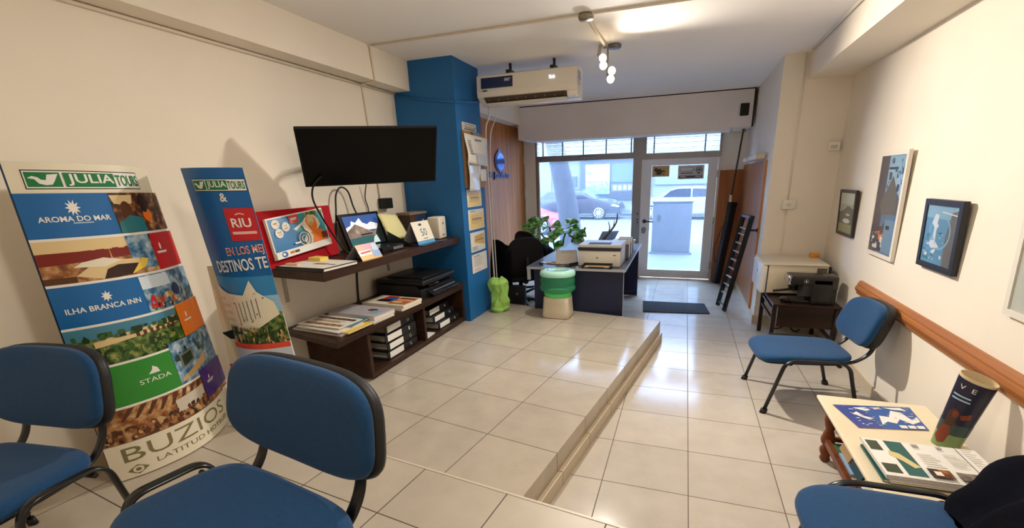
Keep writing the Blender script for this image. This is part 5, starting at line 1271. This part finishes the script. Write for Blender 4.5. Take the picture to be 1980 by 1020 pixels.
_nt.links.new(_pb.inputs['Base Color'].links[0].from_socket, _tl.inputs['Color']); _nt.links.new(_pb.outputs[0], _mx.inputs[1]); _nt.links.new(_tl.outputs[0], _mx.inputs[2]); _nt.links.new(_mx.outputs[0], _nt.nodes['Material Output'].inputs['Surface'])
L = [((-2.10, 7.0, .98), (-2.44, 6.80, 1.10), .10), ((-2.20, 7.0, .94), (-2.58, 6.9, 1.0), .085), ((-1.80, 7.0, .95), (-1.58, 6.86, .98), .08), ((-1.95, 7.0, .90), (-2.0, 6.72, .80), .09), ((-1.72, 7.0, .88), (-1.52, 6.94, .80), .07), ((-2.10, 7.0, .98), (-2.10, 6.70, 1.02), .08), ((-2.09, 7.0, .97), (-1.86, 6.76, 1.05), .08), ((-2.25, 7.0, .88), (-2.50, 6.80, .86), .085), ((-2.25, 7.0, .86), (-2.46, 6.86, .70), .07),
     ((-1.80, 7.0, .95), (-1.60, 6.80, 1.10), .085), ((-1.80, 7.0, .95), (-1.96, 6.76, .88), .08), ((-1.80, 7.0, .93), (-1.70, 6.72, .93), .075), ((-1.66, 7.02, .9), (-1.46, 6.84, .88), .06), ((-1.68, 7.02, .86), (-1.50, 6.99, .66), .06),
     ((-2.07, 7.04, .82), (-2.22, 6.8, .66), .07), ((-1.87, 7.04, .78), (-1.98, 6.82, .60), .06), ((-2.12, 7.0, 1.0), (-2.24, 7.1, 1.16), .07), ((-1.82, 7.0, .98), (-1.74, 7.1, 1.12), .07), ((-2.16, 7.05, .72), (-2.38, 6.92, .60), .07), ((-1.72, 7.05, .8), (-1.56, 6.9, .74), .06)]
for b, t, w in L:
    mid = Vector(b).lerp(Vector(t), .25) + Vector((0, 0, .03)); m.tube([b, mid], .005, 6, straight=True); leaf(mid, t, w * 1.25)
m.build('foliage', leafm, T)
m = M().tube([(-1.62, 7.06, .0), (-1.60, 7.04, .5), (-1.55, 7.0, .80), (-1.50, 7.0, .98)], lambda t: .028 - .012 * t, 8).tube([(-1.59, 7.03, .66), (-1.68, 6.98, .80), (-1.76, 6.96, .86)], .014, 7).tube([(-1.55, 7.0, .80), (-1.44, 6.98, .62), (-1.40, 6.96, .5)], .015, 7)
tag(m.build('bare_branch', bark), 'brown bare branch standing beside the plant at the window', 'branch')

# ------------------------------------------------------------------ right side: refrigerator, coffee machine, table
T = thing('side_table', 'small dark wooden table carrying the refrigerator and coffee machine', 'table', (1.15, 4.95, 0))
blk_wood = wood_mat('black_brown_wood', (30, 20, 18), (52, 34, 28), 'X', 5, .3)
M().box(.875, 1.455, 4.57, 5.32, .485, .505, bev=.004).build('top', blk_wood, T)
M().box(.93, 1.42, 4.60, 4.62, .275, .485).build('apron', blk_wood, T)
M().box(.93, 1.42, 5.27, 5.29, .40, .485).build('apron', blk_wood, T)
for x in (.895, 1.425):
    for y in (4.60, 5.28):
        if x < 1: M().box(x - .02, x + .02, y - .02, y + .02, 0, .485, bev=.004).build('leg', blk_wood, T)
        else: M().lathe([(.016, 0), (.024, .02), (.018, .06), (.026, .10), (.016, .14), (.026, .2), (.028, .26), (.022, .28), (.026, .485)], (x, y, 0), 18).build('leg', blk_wood, T)
for z in (.33, .43): M().box(.885, .905, 4.62, 5.26, z - .012, z + .012).build('side_rail', blk_wood, T)
M().box(1.41, 1.43, 4.62, 5.26, .15, .18).build('side_rail', blk_wood, T)
wire('cable', [(1.10, 5.40, .50), (1.12, 5.44, .3), (1.18, 5.42, .12), (1.25, 5.30, .02), (1.33, 5.38, .012)], .007, cable, 'black cable tangled on the floor under the dark side table')
wire('cable', [(1.30, 5.42, .40), (1.25, 5.45, .2), (1.16, 5.40, .03), (1.05, 5.36, .012)], .006, cable, 'thin black cable crossing under the dark side table')
T = thing('refrigerator', 'small white refrigerator lying by the column behind the coffee machine', 'refrigerator', (1.13, 5.24, .51))
fw = mat('fridge_white', (220, 208, 184), .45, var=.03, scale=3); fd = mat('fridge_door', (236, 234, 230), .3)
M().box(.865, 1.40, 4.955, 5.535, .525, .822, bev=.008, seg=2).build('cabinet', fw, T)
M().box(.80, .858, 4.95, 5.535, .520, .815, bev=.018, seg=3).build('door', fd, T)
M().box(.858, .866, 4.96, 5.53, .527, .818).build('door_seal', mat('seal_grey', (70, 66, 62), .7), T)
M().box(.81, 1.405, 4.945, 5.535, .816, .834, bev=.005).build('top_panel', mat('fridge_top', (226, 214, 190), .45), T)
A = Art(plane_fn((1.30, 4.9535, .70), (.09, 0, 0), (0, 0, .10)), lift=.0005)
A.rect(0, 0, 1, 1, I('vent_grey', (128, 116, 98)))
for k in range(6): A.rect(.06, .06 + .16 * k, .94, .12 + .16 * k, I('vent_dark', (84, 76, 64)))
A.build('vent', T)
M().box(1.40, 1.44, 5.0, 5.5, .55, .80).build('rear_coil', shell_black, T)
m = M().box(.88, .94, 4.98, 5.04, .5055, .527).box(1.32, 1.38, 4.98, 5.04, .5055, .527).box(.92, .98, 5.22, 5.28, .5055, .527); m.build('foot', shell_black, T)
M().box(.7985, .80, 5.18, 5.23, .70, .73).build('maker_plate', steel, T)
tag(M().obox((1.37, 5.42, .857), (.085, .06, .05), rotm(0, 0, .1), bev=.012, seg=2).build('orange_block', mat('orange_soft', (238, 158, 62), .8, bump=.2, bscale=200)), 'small rounded orange block on the back of the refrigerator top', 'block')
T = thing('coffee_machine', 'black espresso machine on the dark side table in front of the refrigerator', 'coffee machine', (1.2, 4.74, .505))
cm = mat('machine_black', (30, 28, 28), .35, var=.05, scale=8); cg = mat('machine_gloss', (24, 23, 24), .1); chrome = mat('chrome', (200, 200, 202), .12, metal=1)
M().box(1.20, 1.37, 4.62, 4.86, .508, .752, bev=.012, seg=2).build('body', cm, T)
M().box(1.01, 1.37, 4.62, 4.86, .690, .772, bev=.016, seg=3).build('head', cm, T)
M().box(1.08, 1.21, 4.632, 4.85, .585, .692).build('front_panel', cg, T)
M().lathe([(.0, 0), (.075, 0), (.085, .01), (.085, .022), (.0, .022)], (1.04, 4.74, .512), 26, sx=1.0).box(1.04, 1.22, 4.65, 4.84, .508, .535).build('drip_tray', cg, T)
m = M().box(.995, 1.03, 4.63, 4.85, .685, .765, bev=.015, seg=3); m.build('chrome_front', chrome, T)
M().cyl((1.06, 4.735, .645), (1.06, 4.735, .692), .045).cyl((1.06, 4.735, .62), (1.06, 4.735, .645), .036).build('group_head', cm, T)
M().tube([(1.03, 4.70, .632), (.96, 4.66, .632), (.87, 4.61, .630)], .012).build('portafilter_handle', shell_black, T)
M().box(1.30, 1.415, 4.64, 4.84, .64, .778, bev=.02, seg=3).build('water_tank', mat('tank_smoke', (52, 48, 44), .2), T)
M().box(1.30, 1.41, 4.65, 4.85, .508, .64).build('rear_body', cm, T)
A = Art(plane_fn((1.08, 4.6185, .69), (.12, 0, 0), (0, 0, .08)), lift=.0006); A.ring(.5, .5, .18, .26, .05, grey_i); A.rect(.46, .4, .54, .6, white_i); A.build('dial', T)

# ------------------------------------------------------------------ pictures
def picture(label, y0, y1, z0, z1, frame, fw_, art, hang=0.012, th=.024, tilt=0.02):
    """framed picture on the right wall, near edge y0, far edge y1; seen from the room u runs from far to near"""
    t = thing('framed_picture', label, 'picture', (1.5, (y0 + y1) / 2, z0), 'framed pictures on the right wall')
    o = Vector((1.5 - .003 - th, y1, z0)); eu = Vector((0, y0 - y1, 0)); ev = Vector((-tilt, 0, z1 - z0)); n = eu.cross(ev).normalized()
    W = y1 - y0; H = z1 - z0; a = fw_ / W; b = fw_ / H
    m = M()
    for (u0, v0, u1, v1) in ((0, 0, 1, b), (0, 1 - b, 1, 1), (0, b, a, 1 - b), (1 - a, b, 1, 1 - b)):
        slab(m, o + eu * u0 + ev * v0, eu * (u1 - u0), ev * (v1 - v0), th)
    m.build('frame', frame, t)
    m = M(); slab(m, o + eu * a + ev * b - n * .008, eu * (1 - 2 * a), ev * (1 - 2 * b), .004); s = m.build('print', paper, t)
    A = Art(plane_fn(o + eu * a + ev * b - n * .0078, eu * (1 - 2 * a), ev * (1 - 2 * b)), lift=.0004); art(A); A.build('picture_print', s)
    gl = mat('picture_glass', (255, 255, 255), .02, trans=1.0, ior=1.1, alpha=.25)
    m = M(); slab(m, o + eu * a + ev * b - n * .0022, eu * (1 - 2 * a), ev * (1 - 2 * b), .001); m.build('glass', gl, t)
    return t
fr_dark = mat('frame_dark', (44, 38, 36), .4); fr_white = mat('frame_white', (228, 222, 210), .4); fr_navy = mat('frame_black', (34, 34, 42), .4)
def art(A):
    A.rect(0, 0, 1, 1, I('mist', (178, 186, 166))); A.rect(0, .72, 1, 1, I('mist_light', (206, 212, 196))); A.poly([(0, .20), (0, .50), (.3, .56), (.55, .68), (.75, .66), (1, .58), (1, .2)], I('slope', (84, 96, 88))); A.rect(0, 0, 1, .22, I('moss', (150, 152, 110))); A.ellipse(.55, .30, .25, .06, white_i); A.ellipse(.62, .46, .14, .03, I('mist_light', (206, 212, 196)))
picture('small dark framed landscape picture farthest along the right wall', 4.745, 5.197, 1.125, 1.548, fr_dark, .028, art)
def art(A):
    A.rect(0, 0, 1, 1, I('poster_slate', (92, 126, 160))); A.rect(0, .0, .32, 1, I('poster_brown', (74, 68, 70))); A.rect(.34, .62, 1, 1, I('poster_ice', (150, 196, 224))); A.speckle(.34, .55, 1, .98, [I('poster_ice', (150, 196, 224)), pale_i, I('poster_slate', (92, 126, 160)), I('deep', (42, 66, 96))], 40, .09, 21)
    A.rect(.36, .86, .74, .885, I('deep', (42, 66, 96))); A.poly([(.2, .52), (.6, .80), (.95, .55), (.95, .42), (.3, .40)], I('poster_olive', (96, 94, 82))); A.rect(0, .02, .55, .28, I('poster_night', (54, 50, 66))); A.poly([(.05, .20), (.5, .24), (.62, .18), (.5, .14), (.12, .15)], orange_i); A.speckle(.05, .04, .6, .34, [I('poster_night', (54, 50, 66)), white_i, brown_i, I('deep', (42, 66, 96))], 24, .08, 8); A.rect(.55, .02, 1, .36, I('poster_sea', (112, 152, 186))); A.rect(.62, .26, .78, .30, black_i)
picture('tall white framed blue poster between the two dark frames', 3.86, 4.338, 1.060, 1.848, fr_white, .03, art)
def art(A):
    A.rect(0, 0, 1, 1, I('pic_blue', (98, 152, 190))); A.rect(0, .78, 1, 1, I('pic_light', (140, 184, 210))); A.poly([(.72, 0), (.70, .5), (.8, .9), (1, .95), (1, 0)], I('pic_stone', (110, 108, 104))); A.ring(.5, .55, .34, .30, .035, I('pic_light', (140, 184, 210)))
    A.poly([(.30, .86), (.42, .84), (.40, .70), (.46, .66), (.40, .60), (.40, .40), (.56, .30), (.30, .26), (.18, .34), (.30, .42), (.32, .62), (.22, .70)], I('pic_white', (222, 232, 238))); A.speckle(.05, .05, .68, .55, [I('pic_light', (140, 184, 210)), teal_i, I('pic_white', (222, 232, 238)), I('pic_blue', (98, 152, 190))], 36, .07, 6); A.line([(.5, .9), (.96, .86)], .02, I('pic_white', (222, 232, 238)))
picture('black framed blue picture above the chair rail, nearest of the dark frames', 3.055, 3.472, 1.118, 1.533, fr_navy, .034, art, th=.03)
picture('white framed picture cut off at the right picture edge', 2.10, 2.585, 1.04, 1.50, fr_white, .03, lambda A: A.rect(0, 0, 1, 1, I('pale_sage', (196, 200, 190))))

# ------------------------------------------------------------------ coffee table
T = thing('coffee_table', 'low cream topped coffee table on turned wooden legs', 'table', (1.13, 2.3, 0))
ctop = mat('cream_laminate', (232, 218, 188), .35, var=.04, scale=3); turned = wood_mat('turned_wood', (84, 40, 22), (128, 70, 40), 'Z', 6, .3)
M().box(.85, 1.40, 1.90, 2.84, .378, .40, bev=.005).build('top', ctop, T)
M().box(.90, 1.36, 2.76, 2.78, .31, .378).box(.90, 1.36, 1.96, 1.98, .31, .378).box(.90, .92, 1.98, 2.76, .33, .378).box(1.34, 1.36, 1.98, 2.76, .33, .378).build('apron', turned, T)
for x in (.925, 1.345):
    for y in (1.98, 2.755):
        M().lathe([(.0, 0), (.022, .0), (.030, .018), (.024, .036), (.036, .065), (.036, .085), (.022, .105), (.036, .125), (.040, .15), (.034, .17), (.030, .19), (.022, .215), (.030, .24), (.038, .28), (.034, .32), (.024, .335), (.030, .378)], (x, y, 0), 22).build('leg', turned, T)
M().box(.90, .925, 1.98, 2.76, .13, .165).box(1.345, 1.37, 1.98, 2.76, .13, .165).box(.92, 1.35, 2.745, 2.765, .14, .165).build('shelf_rail', turned, T)
M().box(.905, 1.365, 1.98, 2.75, .118, .130).build('lower_shelf', turned, T)
cols = [('green', (60, 96, 60), 'green spined'), ('blue', (40, 70, 92), 'dark blue'), ('cream', (206, 186, 150), 'cream'), ('brown', (92, 56, 44), 'brown'), ('sage', (150, 156, 124), 'sage green')]
for k, (nm, c, lab) in enumerate(cols):
    y = 2.62 - .13 * k
    tag(M().obox((1.10, y, .1395 + .0165 * (k % 2)), (.33, .20, .016), rotm(0, .0, .0)).build('folder', mat('folder_' + nm, c, .6)), lab + ' folder lying on the lower shelf of the coffee table', 'folder')
for k, (nm, c, lab) in enumerate([('tan', (170, 140, 104), 'tan'), ('petrol', (44, 72, 84), 'petrol blue'), ('white', (224, 218, 204), 'white')]):
    m = M().obox((.985, 2.56 - .17 * k, .245), (.008, .15, .17), rotm(0, .42, 0))
    tag(m.build('brochure', mat('brochure_' + nm, c, .5)), lab + ' brochure leaning out of the lower shelf of the coffee table', 'brochure')
# map
T = thing('map', 'blue folded map with white islands on the coffee table', 'map', (1.13, 2.63, .40))
c4 = [Vector((.957, 2.468, .4015)), Vector((1.29, 2.53, .4015)), Vector((1.30, 2.785, .4015)), Vector((.900, 2.713, .4015))]
mapf = lambda u, v, off=0: (c4[0].lerp(c4[1], u)).lerp(c4[3].lerp(c4[2], u), v) + Vector((0, 0, off + .0022))
M().prism(c4, (0, 0, .002)).build('sheet', board_edge, T)
A = Art(mapf, step=.25, lift=.0003); A.rect(0, 0, 1, 1, I('map_blue', (52, 92, 164))); A.rect(0, 0, .35, 1, I('map_deep', (58, 74, 150)))
A.poly([(.40, .15), (.48, .55), (.60, .50), (.70, .80), (.82, .72), (.88, .40), (.98, .55), (.98, .35), (.84, .22), (.72, .42), (.62, .22), (.52, .30)], white_i)
A.poly([(.22, .88), (.40, .92), (.44, .80), (.36, .74)], white_i); A.poly([(.44, .90), (.6, .94), (.56, .84)], I('map_sand', (214, 206, 190))); A.poly([(.14, .60), (.22, .70), (.26, .50), (.36, .42), (.28, .36), (.20, .48)], white_i); A.poly([(.62, .92), (.86, .94), (.92, .80), (.74, .84)], white_i)
A.speckle(.1, .1, .96, .95, [white_i, I('map_pale', (170, 190, 220)), I('map_sand', (214, 206, 190))], 46, .035, 9)
for k in range(3): A.rect(.62 + .12 * k, .03, .72 + .12 * k, .15, white_i)
A.build('map_print', T)
# stack of magazines on the coffee table
def art(A):
    A.rect(.02, .03, .98, .97, white_i); A.rect(.03, .66, .14, .94, I('pic_green', (60, 70, 50))); A.rect(.20, .06, .36, .97, I('cover_green', (28, 92, 88))); A.poly([(.18, .68), (.26, .62), (.36, .30), (.30, .26), (.24, .42), (.16, .56)], I('cover_yellow', (216, 200, 140))); A.rect(.03, .08, .16, .30, I('pic_green', (60, 70, 50)))
    for k in range(6): A.rect(.42, .36 + .06 * k, .58 - .02 * (k % 3), .375 + .06 * k, I('soft_grey', (190, 184, 170)))
    A.lines(.43, .82, .50, .94, 4, grey_i, .5, 3); A.lines(.64, .84, .71, .94, 4, grey_i, .5, 5); A.lines(.64, .4, .80, .72, 8, I('soft_grey', (190, 184, 170)), .35, 6); A.rect(.38, .06, .56, .26, photo_dark); A.rect(.42, .10, .48, .20, cream_i); A.rect(.60, .06, .80, .24, I('collage', (70, 80, 84), ramp=[(.3, (40, 46, 56)), (.5, (120, 110, 100)), (.7, (200, 180, 150))], scale=20)); A.line([(.80, .02), (.80, .97)], .006, black_i); A.lines(.84, .5, .94, .9, 7, I('soft_grey', (190, 184, 170)), .35, 8)
zc = .4015
for k, (ox, oy, sx, sy, rz, h, cv, l) in enumerate([(.905, 2.00, .43, .28, .0, .012, I('cover_green', (28, 92, 88)), 'green magazine at the bottom of the stack on the coffee table'), (.925, 1.98, .43, .28, .03, .012, paper, 'white magazine second in the stack on the coffee table'), (.91, 1.985, .44, .28, .015, .010, lilac_i, 'grey magazine third in the stack on the coffee table'), (.905, 1.99, .46, .30, .02, .009, paper, 'open white and green magazine on top of the stack on the coffee table')]):
    book('magazine', l, 'magazine', (ox, oy, zc), sx, sy, h, rz, cv, art if k == 3 else None, 'magazines on the coffee table'); zc += h + .0006
# open ended paper carrier
T = thing('gift_bag', 'open topped dark blue printed bag leaning on the wall behind the magazines', 'bag', (1.31, 2.45, .40))
def bagtube(u, v, off=0.0):
    a = 2 * PI * u
    c = Vector((1.305 + .085 * v, 2.41 + .045 * v, .402 + .345 * v))
    rx, ry = .054 + .018 * v, .048 - .012 * v
    ax = Vector((.93, -.36, 0)); ay = Vector((.36, .93, 0))
    return c + ax * (rx + off) * math.cos(a) + ay * (ry + off) * math.sin(a) + Vector((0, 0, .012 * math.sin(a) * v + .02 * math.cos(a) * v * -1))
m = M().grid(lambda u, v: bagtube(u, v), 40, 10, wrapu=True).grid(lambda u, v: bagtube(u, 1 - v, -.003), 40, 10, wrapu=True).grid(lambda u, v: bagtube(u, 1, -.003 * v), 40, 1, wrapu=True)
m.build('shell', mat('carton_cream', (218, 200, 160), .7), T)
A = Art(lambda u, v, off=0: bagtube(.43 + .55 * u, v, off), step=.06, lift=.0006)
nightb = I('night_blue', (42, 42, 62)); A.rect(0, 0, 1, .965, nightb); A.rect(0, 0, 1, .22, I('meadow', (124, 146, 96))); A.rect(0, .20, 1, .36, I('dusk_green', (62, 78, 76)))
A.poly([(.22, .12), (.30, .30), (.44, .34), (.52, .24), (.48, .08), (.36, .05)], I('clay', (126, 62, 42))); A.poly([(.34, .32), (.32, .50), (.42, .58), (.54, .52), (.50, .40), (.58, .36), (.46, .32)], I('umber', (78, 52, 44))); A.ellipse(.46, .50, .05, .05, I('clay', (126, 62, 42))); A.poly([(.54, .50), (.70, .56), (.72, .48), (.58, .44)], I('clay', (126, 62, 42)))
A.text('V  E', .34, .84, .60, .90, white_i); A.lines(.28, .66, .60, .76, 2, pale_i, .4, 4, .3)
A.build('printed_wrap', T)
M().prism([bagtube(.0, .05), bagtube(.5, .05), bagtube(.5, .055), bagtube(0, .055)], (0, 0, .001)).build('bottom', board_edge, T)

# jacket over the corner chair
T = thing('jacket', 'dark navy jacket draped over the chair in the bottom right corner', 'jacket', (1.2, 1.55, .50))
m = M()
def blob(u, v):
    a = 2 * PI * u; r = math.sin(PI * v) ** .6; h = math.cos(PI * v)
    w = 1 + .08 * math.sin(3 * a + 2) + .06 * math.sin(7 * a + 5 * v) + .04 * math.sin(12 * a - 8 * v)
    return Vector((min(1.485, 1.30 + .33 * r * w * math.cos(a) + .06 * -h), 1.60 + .28 * r * w * math.sin(a), max(.489, .62 + .17 * -h + .03 * math.sin(4 * a) * r + .10 * r * math.cos(a))))
m.grid(blob, 48, 22, wrapu=True); m.build('body', mat('jacket_navy', (12, 13, 22), .95, var=.4, scale=5, bump=.35, bscale=26, spec=.1), T)

# ------------------------------------------------------------------ seen through the glass
bark_g = mat('tree_bark', (30, 31, 36), .9, var=.2, scale=7, bump=.8, bscale=22)
T = thing('street_tree', 'grey leaning tree trunk on the pavement outside the shop window', 'tree', (-2.73, 11, 0))
M().tube([(-2.70, 11, -.05), (-2.74, 11, .4), (-2.78, 11, .85), (-2.88, 11, 1.45), (-3.02, 11, 2.1), (-3.2, 11, 2.9), (-3.4, 11, 4.2)], lambda t: .30 - .10 * t, 18).build('trunk', bark_g, T)
T = thing('utility_cabinet', 'grey street utility cabinet on the pavement outside the door', 'cabinet', (-.25, 10.9, -.02))
ug = mat('utility_grey', (54, 58, 66), .6, var=.08, scale=6)
M().box(-.70, .17, 10.7, 11.1, .03, 1.16, bev=.012).build('body', ug, T)
M().box(-.72, .19, 10.68, 11.12, 1.16, 1.20, bev=.01).build('lid', ug, T)
M().box(-.74, .21, 10.68, 11.14, -.02, .03).build('plinth', mat('plinth_grey', (66, 68, 72), .8), T)
M().box(-.69, -.285, 10.693, 10.7, .10, 1.12).build('door', ug, T); M().box(-.275, .16, 10.693, 10.7, .10, 1.12).build('door', ug, T)
M().obox((-.555, 10.685, .82), (.03, .02, .13), rotm(0, .15)).obox((-.545, 10.68, .80), (.05, .02, .03), None).build('lock', mat('lock_dark', (50, 50, 54), .5, metal=.5), T)
for z in (.42, .74): M().box(-.70, .17, 10.690, 10.694, z - .006, z + .006).build('seam', mat('plinth_grey', (66, 68, 72), .8), T)

def car(label, paint, x0, y, z, length, flip=False, height=1.42):
    """side view saloon: profile in xz pushed through its width, wheels and windows as parts; nose towards +x unless flipped"""
    t = thing('car', label, 'car', (x0, y, z))
    f = lambda a: x0 + (length * (1 - a) if flip else length * a)
    low = [(0.0, .30), (.0, .62), (.03, .80), (.14, .92), (.20, .96), (.30, 1.36), (.36, 1.42), (.56, 1.42), (.64, 1.34), (.74, .98), (.90, .88), (.975, .74), (1.0, .52), (.995, .28), (.86, .22), (.14, .22)]
    W = 1.75; hs = height / 1.42
    m = M().prism([(f(a), y, z + h * hs) for a, h in low], (0, W, 0))
    bmesh.ops.bevel(m.bm, geom=[e for e in m.bm.edges if abs(e.verts[0].co.y - e.verts[1].co.y) < 1e-4], offset=.06, segments=2, affect='EDGES')
    m.build('body', paint, t)
    gm = mat('car_glass', (30, 36, 46), .08); tr = mat('tyre', (26, 27, 30), .8); hub = mat('alloy', (140, 142, 146), .3, metal=.3)
    for q in ([(.235, .99), (.31, 1.33), (.44, 1.35), (.44, .99)], [(.455, .99), (.455, 1.35), (.56, 1.35), (.63, 1.28), (.70, 1.0)]):
        M().prism([(f(a), y - .012, z + h * hs) for a, h in q], (0, .03, 0)).build('side_window', gm, t)
    for a in (.19, .80):
        c = Vector((f(a), y + .02, z + .33)); k = 1.0
        M().cyl(c + Vector((0, -.05, 0)), c + Vector((0, .18, 0)), .335, n=28).build('tyre', tr, t)
        m = M().lathe([(.0, 0), (.05, 0), (.055, .012)], c + Vector((0, -.062, 0)), 16, rot=rotm(PI / 2))
        m.lathe([(.225, 0), (.245, .004), (.245, .012), (.215, .012)], c + Vector((0, -.064, 0)), 28, rot=rotm(PI / 2), close=False)
        for j in range(10):
            an = 2 * PI * j / 10; m.obox(c + Vector((.135 * math.cos(an), -.066, .135 * math.sin(an))), (.19, .01, .038), rotm(0, -an, 0))
        m.build('wheel', hub, t)
    M().box(min(f(.40), f(.43)), max(f(.40), f(.43)), y - .03, y, z + .84 * hs, z + .87 * hs).build('door_handle', hub, t)
    M().prism([(f(.93), y - .015, z + .74 * hs), (f(.985), y - .015, z + .66 * hs), (f(.985), y - .015, z + .60 * hs), (f(.91), y - .015, z + .66 * hs)], (0, .06, 0)).build('headlamp', mat('lamp_glass', (150, 154, 160), .15), t)
    M().box(x0 + .05, x0 + length - .05, y - .008, y + .02, z + .235, z + .30).build('sill', mat('sill_dark', (60, 62, 66), .6), t)
    return t
car('dark grey car parked across the street behind the tree trunk', mat('car_charcoal', (26, 30, 38), .25, coat=.6), -8.1, 21.5, -.15, 5.2)
car('white car across the street behind the utility cabinet', mat('car_white', (108, 110, 114), .25, coat=.6), -2.45, 21.5, -.15, 4.9, True, 1.45)
car('red car on the street left of the tree trunk', mat('car_red', (150, 36, 42), .25, coat=.6), -8.0, 15.2, -.15, 3.9, False, 1.0)

T = thing('street_facade', 'pale shop building across the street with a dark glazed front', 'building', (-4, 27, 0))
fac = mat('facade_white', (92, 94, 98), .8, var=.04, scale=.8); fg = mat('facade_dark', (36, 42, 50), .4); fmid = mat('facade_grey', (80, 84, 90), .7)
M().box(-22, 16, 27.0, 27.6, -.1, 9.0).build('wall', fac, T)
M().box(-6.1, -1.9, 26.9, 27.0, .55, 2.85).build('shop_front', fg, T)
M().box(-5.75, -4.3, 26.86, 26.9, .88, 2.58).build('shop_window', mat('shop_pane', (84, 100, 110), .2), T)
A = Art(plane_fn((-5.75, 26.855, .88), (1.45, 0, 0), (0, 0, 1.7)), lift=.004); A.rect(0, .45, 1, 1, I('poster_mint', (110, 132, 134))); A.speckle(0, .02, 1, .45, [I('mint2', (70, 96, 88)), I('mint4', (90, 112, 128)), I('mint3', (116, 132, 120)), grey_i], 60, .06, 31); A.ring(.13, .70, .05, .04, .016, navy_i); A.ring(.22, .70, .05, .04, .016, navy_i); A.lines(.36, .66, .85, .74, 2, grey_i, .7, 3, .1); A.build('window_poster', T)
M().box(-4.2, -2.0, 26.86, 26.9, 1.55, 2.6).build('shop_window', mat('shop_pane_dark', (34, 52, 54), .2), T)
M().box(-4.2, -1.95, 26.84, 26.9, 1.02, 1.45).build('sign_band', mat('facade_sign', (64, 66, 72), .6), T)
fmid_i = I('facade_letter', (104, 108, 114))
A = Art(plane_fn((-4.2, 26.835, 1.02), (2.25, 0, 0), (0, 0, .43)), lift=.004)
for k in range(7): A.rect(.05 + k * .13, .2, .14 + k * .13, .8, fmid_i); A.rect(.07 + k * .13, .35, .12 + k * .13, .55, grey_i)
A.build('sign_letters', T)
M().box(-9.2, -7.9, 26.9, 27.0, .6, 3.0).build('side_window', mat('shop_pane', (84, 100, 110), .2), T)
M().box(-7.3, -6.3, 26.9, 27.0, 1.35, 1.95).build('side_window', fg, T)
M().box(-1.7, 1.6, 26.88, 27.0, 1.35, 1.75).build('band', fmid, T)
M().box(-22, 16, 26.6, 27.0, 3.05, 3.2).build('ledge', fmid, T)
for k in range(5): M().box(-20 + 7.5 * k, -18 + 7.5 * k, 26.95, 27.0, 4.2, 6.2).build('upper_window', mat('shop_pane', (84, 100, 110), .2), T)

# stickers on the door glass
def door_plate(label, x0, x1, z0, z1, face, art):
    t = thing('door_sign', label, 'sign', ((x0 + x1) / 2, 7.97, z0))
    m = M().box(x0, x1, 7.967, 7.972, z0, z1); s = m.build('plate', face, t)
    A = Art(plane_fn((x0, 7.9665, z0), (x1 - x0, 0, 0), (0, 0, z1 - z0)), lift=.0005); art(A); A.build('print', s)
def art(A): A.poly([(.10, .66), (.22, .86), (.32, .70), (.52, .74), (.50, .60), (.72, .56), (.80, .40), (.64, .44), (.52, .34), (.60, .22), (.36, .16), (.14, .26), (.30, .36), (.16, .46)], I('plate_black', (40, 34, 28))); A.poly([(.6, .30), (.76, .28), (.72, .20), (.62, .18)], brown_i)
door_plate('gold coloured plate with a dark figure in the top left of the door glass', -.560, -.282, 1.725, 1.90, mat('plate_gold', (176, 150, 96), .4, metal=.2), art)
def art(A):
    A.rect(.03, .05, .97, .95, I('label_grey', (190, 192, 196))); A.rect(.06, .56, .62, .82, I('label_mid', (150, 152, 158))); A.lines(.1, .6, .58, .78, 2, white_i, .6, 1, .05); A.lines(.1, .34, .58, .48, 1, grey_i, .7, 2, .02); A.rect(.05, .08, .94, .25, I('label_dark', (70, 72, 78))); A.lines(.1, .12, .3, .2, 1, white_i, .6, 3, 0); A.lines(.68, .12, .9, .2, 1, white_i, .6, 4, 0)
    A.ring(.80, .66, .12, .22, .035, I('label_dark', (70, 72, 78))); A.poly([(.74, .48), (.86, .48), (.80, .30)], I('label_dark', (70, 72, 78))); A.poly([(.74, .58), (.86, .58), (.86, .68), (.80, .78), (.74, .68)], I('label_dark', (70, 72, 78)))
door_plate('white printed label with a house marker in the top right of the door glass', -.145, .262, 1.676, 1.893, white_i, art)
